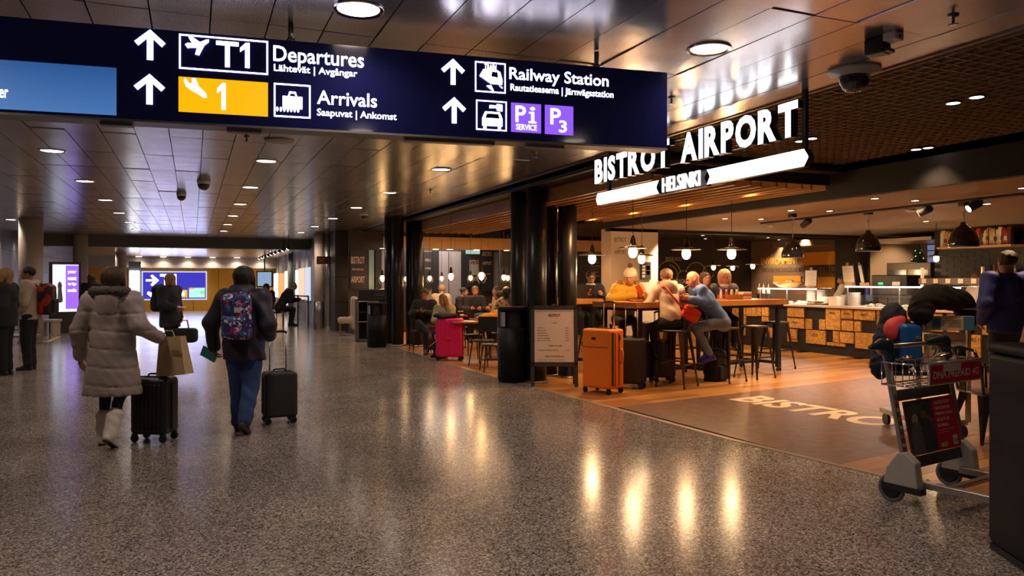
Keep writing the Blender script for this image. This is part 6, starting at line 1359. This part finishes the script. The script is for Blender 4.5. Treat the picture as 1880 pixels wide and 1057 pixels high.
        so=vfobj('shoe' if not boots else 'boot',[s.mesh(.011,wrinkle(.003,60) if boots else None)],shoe or black,t)
        s=SDF(); s.cap(heel+dn*.022,toe+dn*.018,.034*S,.031*S,.01); s.cut(a+dn*.085*S,dn); s.cut(a+dn*.068*S,-dn); vfobj('sole',[s.mesh(.008)],rub if shoe!='w' else wh,so)
    return t
def cloth(n,c,**k): return mat('cloth_'+n,c,k.pop('rough',.8),bump=.12,bs=160,**k)
denim=cloth('blue_jeans',(.025,.06,.20),var=.35,vs=18); dj=cloth('dark_jeans',(.012,.016,.04),var=.3,vs=14); bt_=cloth('black_trousers',(.008,.009,.012)); bj=cloth('black_jacket',(.010,.011,.014))
# --- woman in the long grey quilted coat ---
gp=FL(207,7.0); rzA=RZ_AWAY+.02
J=stand(anL=(-.10,.02,.085),knL=(-.09,.04,.49),anR=(.075,-.20,.135),knR=(.085,-.02,.50),fdR=(.05,.75,-.45),elL=(-.31,-.02,1.10),wrL=(-.33,.04,.85),elR=(.29,-.08,1.14),wrR=(.40,.10,1.02),shL=(-.19,-.01,1.385),shR=(.19,-.01,1.385))
person('woman walking away in a long grey quilted coat with fur-trimmed hood and white boots',gp,rzA,J,.955,hair='wave',hm=HB,top=cloth('grey_quilt',(.38,.31,.295),rough=.55),pad=.030,hem=.49,hemw=.06,bottom=dj,bpad=-.008,shoe=cloth('white_boot',(.78,.70,.62)),boots=.19,disp=quilt(.010,.165,.06),hood='fur',vx=.014,curl=(.4,.9),wide=1.05)
# paper bag hung over her forearm
Lp=lambda p0,rz,v: p0+Matrix.Rotation(rz,3,'Z')@Vector(v)
t=thing('shopping_bag','tan paper carrier bag held above the black suitcase','bag',Lp(gp,rzA,(.50,.12,.62)),rzA-.25); b=MB()
b.add([(-.14,-.06,0),(.17,-.06,0.02),(.17,.07,.02),(-.14,.07,0),(-.115,-.045,.36),(.10,-.04,.37),(.10,.045,.37),(-.115,.045,.36),(-.02,-.075,.0),(-.01,-.03,.36)],[(3,2,1,8,0),(0,8,9,4),(8,1,5,9),(1,2,6,5),(2,3,7,6),(3,0,4,7)]); b.ob('bag',mat('kraft_paper',(.52,.37,.19),.6,var=.1,vs=6),t)
MB().tube([(-.06,-.045,.36),(-.05,-.05,.42),(.03,-.05,.42),(.05,-.045,.36)],.005,6).ob('handle',mat('white_cord',(.6,.55,.5),.6),t); MB().bb((.03,-.066,.2),(.12,-.062,.24)).ob('print',mat('kraft_print',(.3,.2,.1),.7),t)
# --- woman in the dark navy jacket ---
np_=FL(448,7.62); rzB=RZ_AWAY-.0
J=stand(anL=(-.075,.05,.085),knL=(-.08,.06,.49),anR=(.075,-.20,.13),knR=(.08,-.02,.50),fdR=(.05,.75,-.5),elL=(-.33,-.02,1.12),wrL=(-.35,.10,.86),shL=(-.185,-.01,1.385),shR=(.185,-.01,1.385),elR=(.28,-.10,1.10),wrR=(.235,.12,.98))
nj=cloth('midnight_nylon',(.018,.012,.035),rough=.6)
person('woman walking away in a dark purple-navy jacket and blue jeans with a flowered backpack',np_,rzB,J,.965,hair='wave',hm=HD,top=nj,pad=.035,hem=.74,hemw=.0,bottom=denim,bpad=.026,shoe=mat('hiking_brown',(.05,.035,.03),.7,var=.4,vs=40),disp=wrinkle(.007,24),hood='plain',vx=.014,curl=(.9,1.2),wide=1.06)
flo=patchmat('flowered_nylon',[(0,(.02,.03,.16)),(.42,(.03,.18,.42)),(.56,(.01,.02,.09)),(.66,(.75,.70,.72)),(.78,(.40,.02,.10)),(.88,(.65,.25,.4)),(.94,(.02,.04,.2))],34,.6,.1,distort=.10)
def backpack(label,loc,rz,m,w=.28,d=.15,h=.42,pocket=None,patch=None,straps=True):
    t=thing('backpack',label,'backpack',loc,rz); s=SDF(); s.box((0,-d/2,h/2),(w/2,d/2,h/2),.055); s.ell((0,-d/2,h*.95),(w*.42,d*.45,.06),.04); vfobj('bag',[s.mesh(.012,wrinkle(.003,30))],m,t)
    s=SDF(); s.box((0,-d*.95,h*.30),(w*.40,.05,h*.24),.03); vfobj('front_pocket',[s.mesh(.012)],pocket or m,t)
    MB().tube([(-.03,-.02,h),(-.02,-.02,h+.04),(.02,-.02,h+.04),(.03,-.02,h)],.007,6).ob('grab_loop',black,t)
    if patch: MB().bb((-.0,-d-.004,h*.62),(.06,-d+.006,h*.74)).ob('pale_patch',patch,t)
    MB().bb((-w*.38,-d-.001,h*.58),(w*.38,-d+.012,h*.592)).ob('zip',black,t,bev=.002)
    if straps:
        for x in(-1,1): MB().tube([(x*.09,0,h-.02),(x*.10,.05,h+.03),(x*.11,.16,h-.03),(x*.12,.20,h*.6),(x*.12,.14,h*.25),(x*.1,.02,.05)],.014,6).ob('strap',m if m!=flo else mat('lilac_strap',(.2,.17,.3),.6),t,smooth=True)
    return t
backpack('blue backpack with white and pink flower print on the back of the woman in navy',Lp(np_,rzB,(.0,-.15,.93)),rzB,flo,w=.29,d=.12,h=.43,patch=mat('patch_white',(.6,.55,.52),.6))
b=MB(); M=Matrix.Rotation(.5,3,'Y')@Matrix.Rotation(.4,3,'X'); b.box((0,0,0),(.17,.012,.12),M=M); o=b.ob('brochure',mat('teal_print',(.03,.28,.33),.4),None,loc=Lp(np_,rzB,(-.40,.13,.76))); o.rotation_euler.z=rzB; tag(o,'teal brochure held low in the left hand of the woman in navy','brochure')
b=MB(); b.box((.03,-.008,.01),(.07,.004,.04),M=M); b.ob('red_picture',mat('ad_red',(.5,.06,.04),.4),o)
# --- far woman turning with a phone ---
fp=FL(312,13.7); rzC=RZ_RIGHT-.35
J=stand(elR=(.24,.05,1.13),wrR=(.18,.30,1.06),elL=(-.24,-.06,1.11),wrL=(-.25,.0,.87),anR=(.08,.12,.085),anL=(-.08,-.12,.085),knR=(.08,.09,.49),hyaw=-.25)
person('smiling woman with light hair in a dark navy coat holding a phone, mid distance',fp,rzC,J,.965,skin=SK_P,hair='bob',hm=HF,face=True,top=cloth('dark_teal_coat',(.012,.022,.035)),pad=.035,hem=.70,bottom=bt_,shoe=mat('brown_shoe',(.05,.025,.015),.5),scarf=bj,curl=(1,.6),vx=.02)
backpack('plain black backpack on the back of the woman holding a phone',Lp(fp,rzC,(0,-.15,.95)),rzC,bj,w=.3,d=.16,h=.46)
t=thing('handbag','black travel bag hanging from the hand of the woman with the phone','bag',Lp(fp,rzC,(-.05,.26,.40)),-YAW+.1); s=SDF(); s.box((0,0,.13),(.24,.11,.13),.07); vfobj('bag',[s.mesh(.016)],bj,t); MB().tube([(-.1,-.02,.24),(-.07,-.02,.40),(.07,-.02,.40),(.1,-.02,.24)],.012,6).ob('handle',black,t,smooth=True)
t=MB().box((0,0,0),(.075,.15,.01)).ob('phone',mat('phone_grey',(.35,.35,.36),.3),None,bev=.004,loc=Lp(fp,rzC,(.16,.42,1.04))); t.rotation_euler.z=rzC; tag(t,'pale phone in the hand of the woman in the dark navy coat','phone'); MB().box((0,0,.0055),(.068,.14,.001)).ob('screen',emit('phone_glow',(.8,.85,1),1),t)
# --- two people at the left edge ---
lp=FL(54,12.9)
J=stand(elR=(.25,.0,1.12),wrR=(.17,.20,.98),elL=(-.25,.0,1.12),wrL=(-.17,.20,.98),hyaw=.1)
person('dark haired man in a light beige jacket and dark trousers facing left',lp,RZ_LEFT+.25,J,1.03,hair='short',hm=HD,face=True,skin=SK_M,top=cloth('stone_jacket',(.46,.38,.30)),pad=.04,hem=.83,bottom=bt_,bpad=.02,hood=None,vx=.018)
backpack('red and black backpack on the man in the beige jacket',Lp(lp,RZ_LEFT+.25,(0,-.16,.93)),RZ_LEFT+.25,patchmat('red_black_nylon',[(0,(.012,.01,.012)),(.45,(.42,.015,.012)),(.6,(.02,.012,.012)),(.9,(.5,.02,.015))],9,.6,.1,distort=.2),w=.31,d=.22,h=.50,pocket=bj)
J=stand(elR=(.25,.0,1.12),wrR=(.22,.12,.92),hyaw=.1)
person('person with fair hair and glasses in a long black coat at the left picture edge',FL(10,12.2),RZ_LEFT+.2,J,1.0,hair='wave',hm=HF,face=True,glasses=True,skin=SK_P,top=bj,pad=.045,hem=.78,bottom=bt_,bpad=.015)
person('dark haired person standing far back, half hidden by the grey coat',FL(168,19),RZ_AWAY,stand(),.99,hair='long',hm=HB,top=bj,pad=.03,hem=.8,bottom=bt_,vx=.026)
J=sit(.46,.22); person('person in black with grey hood sitting by the queue barrier at the far shops',FL(512,25.4),RZ_RIGHT+.5,J,1.1,hair='short',hm=HG,top=bj,pad=.04,bottom=bt_,hood='plain',hoodm=cloth('grey_hood',(.2,.2,.19)),vx=.028)
J=sit(.46,.15); person('dark haired person seated beside the grey hooded one, far away',FL(494,27.3),RZ_CAM,J,1.05,hair='wave',hm=HD,top=bj,pad=.03,bottom=bt_,vx=.028)
st_=thing('bench','long dark waiting bench along the far shops','bench',FL(500,26.9),-YAW); MB().bb((-.9,-.9,.40),(.5,.9,.46)).ob('seat',black,st_,bev=.01)
for x in(-.8,.4):
    for y in(-.8,.8): MB().tube([(x,y,0),(x,y,.4)],.02,6).ob('leg',steel,st_)
# --- seating area ---
J=sit(.46,-.02,elR=(.26,.06,.80),elL=(-.26,.06,.80),wrR=(.07,.28,.86),wrL=(-.07,.30,.86),knL=(-.10,.42,.52),anL=(-.12,.42,.085),knR=(.02,.46,.66),anR=(-.26,.62,.42),fdR=(-.5,.7,.1),hpit=-.35)
mp=FL(779,16.0); person('man in dark jacket sitting with crossed legs and reading his phone',mp,RZ_CAM-.1,J,1.0,hair='short',hm=HB,face=True,skin=SK_P,top=bj,pad=.03,bottom=cloth('slate_trousers',(.02,.025,.035)),shoe=mat('tan_shoe',(.16,.07,.025),.5),curl=(1.1,1.1),hn=((.2,0,1),(-.2,0,1)))
t=MB().box((0,0,0),(.07,.012,.13)).ob('phone',black,None,bev=.003,loc=Lp(mp,RZ_CAM-.1,(0,.36,.90))); t.rotation_euler.z=RZ_CAM-.1; tag(t,'black phone in the hands of the man with crossed legs','phone')
J=sit(.46,.12,hyaw=-.5,hpit=-.3,wrR=(-.02,.42,.80),wrL=(-.16,.40,.80)); person('girl with long light brown hair and pale hoodie looking down behind the pink suitcase',FL(822,15.3),RZ_CAM-.35,J,.93,hair='long',hm=HA,face=True,skin=SK_L,top=patchmat('lime_white_top',[(.3,(.5,.42,.34)),(.5,(.42,.36,.06)),(.6,(.5,.44,.38))],5,.7,.1,'NOI',False),pad=.02,bottom=dj)
J=sit(.46,.12); person('old man with thin white hair in a cream sweater seen from behind',FL(806,19.9),RZ_AWAY-.2,J,1.05,hair='short',hm=HW,top=cloth('cream_knit',(.60,.46,.33)),pad=.03,belly=.02,bottom=bt_,vx=.024)
J=sit(.46,.10); person('person with hair bun and dark jumper sitting left of the violet bag',FL(839,20.0),RZ_RIGHT-.4,J,1.0,hair='bun',hm=HD,face=True,top=bj,pad=.02,bottom=bt_,vx=.024)
J=sit(.46,.08,hpit=-.1); person('man in dark navy shirt facing the camera between the two tables',FL(872,19.0),RZ_CAM+.1,J,1.03,hair='short',hm=HR,face=True,skin=SK_P,top=cloth('night_blue',(.012,.015,.03)),pad=.02,bottom=bt_,vx=.024)
chk=patchmat('checked_flannel',[(0,(.45,.36,.28)),(.45,(.06,.05,.05)),(.7,(.5,.4,.32)),(.88,(.12,.05,.03))],16,.7,.1,stretch=(1,1,1.2))
J=sit(.46,.18,wrR=(.10,.50,.92),wrL=(-.10,.48,.90)); person('dark haired diner in a black and white checked shirt turned to the right',FL(902,17.0),RZ_RIGHT-.1,J,1.02,hair='wave',hm=HD,face=True,skin=SK_M,top=chk,pad=.025,bottom=bt_,vx=.022)
J=sit(.46,.10); person('diner in a pale shirt facing left, next to the black columns',FL(926,19.0),RZ_LEFT+.5,J,1.03,hair='short',hm=HD,face=True,skin=SK_M,top=cloth('pale_shirt',(.5,.36,.28)),pad=.02,bottom=bt_,vx=.024)
J=sit(.46,.16,wrR=(.08,.48,.95),wrL=(-.08,.48,.95)); person('dark haired diner eating, partly behind the black columns',FL(938,17.9),RZ_LEFT+.3,J,.95,hair='wave',hm=HD,face=True,skin=SK_M,top=cloth('rust_shirt',(.32,.14,.08)),pad=.02,bottom=bt_,vx=.024)
heap('violet_bag','small violet bag on the table between the couple','bag',FL(857,19.35)+Vector((0,0,.745)),[((0,0,.08),(.12,.08,.08)),((.05,0,.12),(.07,.06,.06))],cloth('violet',(.10,.03,.22)))
# --- high table ---
BS=dict(foot=.345)
J=sit(.81,.06,foot=.345,hpit=-.35,wrR=(.14,.42,1.26),wrL=(-.14,.42,1.26),elR=(.24,.18,1.16),elL=(-.24,.18,1.16)); person('man with glasses in a black suit working on a laptop at the farther high table',FL(1082,13.75),RZ_CAM+.1,J,1.0,skin=SK_M,hair='short',hm=HD,face=True,glasses=True,top=bj,pad=.02,bottom=bt_,scarf=cloth('shirt_white',(.6,.55,.5)),vx=.02)
yw=cloth('yellow_parka',(.70,.38,.015),rough=.55)
J=sit(.81,.20,foot=.345,hpit=-.25,hyaw=-.6,wrR=(-.05,.48,1.28),wrL=(-.26,.40,1.25),elR=(.27,.28,1.22),elL=(-.30,.22,1.18)); person('woman in a bright yellow parka and cream knitted hat with pompom, leaning on the table',FL(1143,12.15),RZ_CAM+.15,J,1.0,skin=SK_P,hair='none',face=True,top=yw,pad=.03,bottom=dj,hat=cloth('cream_wool',(.72,.55,.38)),hood='fur',hoodm=yw,curl=(.3,1.0),vx=.018,disp=quilt(.008,.10,.02))
t=MB().box((0,0,0),(.075,.012,.15)).ob('phone',mat('red_phone_case',(.5,.03,.03),.4),None,bev=.003,loc=FL(1174,11.5)+Vector((0,0,1.37))); t.rotation_euler=(0,.5,RZ_CAM); tag(t,'phone in a red case held by the woman in the yellow parka','phone')
wp=FL(1232,10.95)
J=sit(.81,.10,foot=.345,hyaw=-.35,elL=(-.28,.16,1.17),wrL=(-.14,.24,1.42),elR=(.27,.24,1.20),wrR=(.22,.48,1.25),knL=(-.16,.38,.82),knR=(.14,.38,.82)); person('short haired woman seen from behind in a beige and grey jacket on a bar stool',wp,RZ_AWAY+.1,J,1.0,hair='short',hm=HR,skin=SK_P,top=cloth('beige_softshell',(.60,.43,.31),rough=.6),pad=.012,hem=.86,hemw=-.045,bottom=bt_,bpad=.005,wide=.90,hood='plain',hoodm=cloth('warm_grey',(.40,.31,.24)),vx=.015,curl=(1.1,.4),disp=wrinkle(.006,30))
# red shoulder bag: pouch at her right hip, strap across the back
t=thing('shoulder_bag','bright red shoulder bag worn across the back of the woman in beige','bag',wp,RZ_AWAY+.1); rd=mat('red_leather',(.75,.035,.012),.45)
s=SDF(); s.box((.27,-.06,1.03),(.13,.055,.10),.03,M=np.array(Matrix.Rotation(.5,3,'Y'))); vfobj('pouch',[s.mesh(.013)],rd,t)
MB().tube([(-.12,.05,1.42),(-.11,-.06,1.43),(-.04,-.105,1.32),(.06,-.125,1.20),(.16,-.13,1.10),(.24,-.10,1.05)],.016,8).ob('strap',rd,t,smooth=True)
MB().box((.28,-.12,1.06),(.2,.006,.01),M=Matrix.Rotation(.5,3,'Y')).ob('zip',steel,t)
bp_=FL(1325,11.15); shirt=cloth('denim_shirt',(.10,.19,.46),rough=.7,var=.15,vs=5); lj=cloth('washed_jeans',(.15,.19,.29),var=.35,vs=14)
J=sit(.81,.26,foot=.345,hpit=-.35,elR=(.10,.34,1.21),wrR=(.02,.56,1.24),elL=(-.26,.28,1.2),wrL=(-.18,.52,1.25),knR=(.15,.34,.80),knL=(-.14,.42,.84),anR=(.10,.18,.43),anL=(-.10,.20,.43),fdR=(0,.95,-.3),fdL=(0,.95,-.3),nk=(0,.34,1.40),hd=(0,.43,1.535))
person('bald man in a blue denim shirt and jeans leaning his arms on the high table',bp_,RZ_LEFT+.05,J,1.0,skin=skinm('ruddy',(.50,.15,.075)),hair='none',face=True,top=shirt,pad=.02,bottom=lj,bpad=.004,shoe=mat('blue_trainer',(.01,.015,.30),.5),vx=.015,curl=(.4,.4),disp=wrinkle(.006,26))
J=sit(.81,.12,foot=.345,hyaw=-.2); person('person with long dark hair and navy jacket left of the bald man',FL(1278,13.0),RZ_CAM+.4,J,.98,hair='long',hm=HB,face=True,top=cloth('navy_nylon',(.012,.02,.055),rough=.5),pad=.035,bottom=bt_,vx=.022)
J=sit(.81,.10,foot=.345,hpit=-.25); person('woman with light blonde hair on the far side, right of the bald man',FL(1325,13.1),RZ_CAM-.05,J,1.0,hair='wave',hm=HW,face=True,skin=SK_P,top=cloth('black_white_top',(.05,.045,.045)),pad=.02,bottom=bt_,scarf=cloth('pale_scarf',(.6,.45,.36)),vx=.02)
t=backpack('black rucksack standing on the floor under the bald man',FL(1302,11.6),.4,bj,w=.38,d=.24,h=.44,straps=False)
# --- counter people ---
J=stand(elR=(.24,.12,1.15),wrR=(.16,.34,1.05),elL=(-.24,.12,1.15),wrL=(-.16,.34,1.05),hpit=-.2); cp=FL(1547,17.4); person('cook in a white t-shirt with dark tied hair behind the counter',cp,RZ_LEFT-.3,J,.98,hair='bun',hm=HD,skin=SK_M,top=cloth('white_tee',(.62,.52,.44)),pad=.015,hem=.9,bottom=bt_,sleeve=.0,vx=.022)
J=stand(elR=(.24,.12,1.15),wrR=(.18,.36,1.08),elL=(-.24,.12,1.15),wrL=(-.18,.36,1.08),hpit=-.3); person('woman with a reddish ponytail serving behind the pastry shelf',FL(1793,14.6),RZ_LEFT+.1,J,.97,hair='pony',hm=HR,face=True,skin=SK_P,top=cloth('cream_blouse',(.6,.5,.4)),pad=.015,hem=.9,bottom=bt_,vx=.02)
J=stand(elL=(-.30,-.10,1.15),wrL=(-.24,.05,.98),elR=(.27,-.02,1.12),wrR=(.20,.18,1.0),shL=(-.19,-.01,1.40),shR=(.19,-.01,1.40)); person('man in a royal blue jumper with hand on hip at the right picture edge',FL(1850,8.5),RZ_AWAY+.05,J,1.085,hair='short',hm=HD,skin=SK_M,top=cloth('royal_blue',(.008,.022,.20),rough=.7),pad=.03,hem=.85,bottom=bt_,bpad=.01,vx=.015)
J=stand(); person('person in a grey top mostly cut off at the right picture edge',FL(1920,7.6),RZ_LEFT,J,.98,hair='bob',hm=HD,skin=SK_L,face=True,top=cloth('heather_grey',(.22,.19,.19)),pad=.03,hem=.8,bottom=bt_,vx=.022)
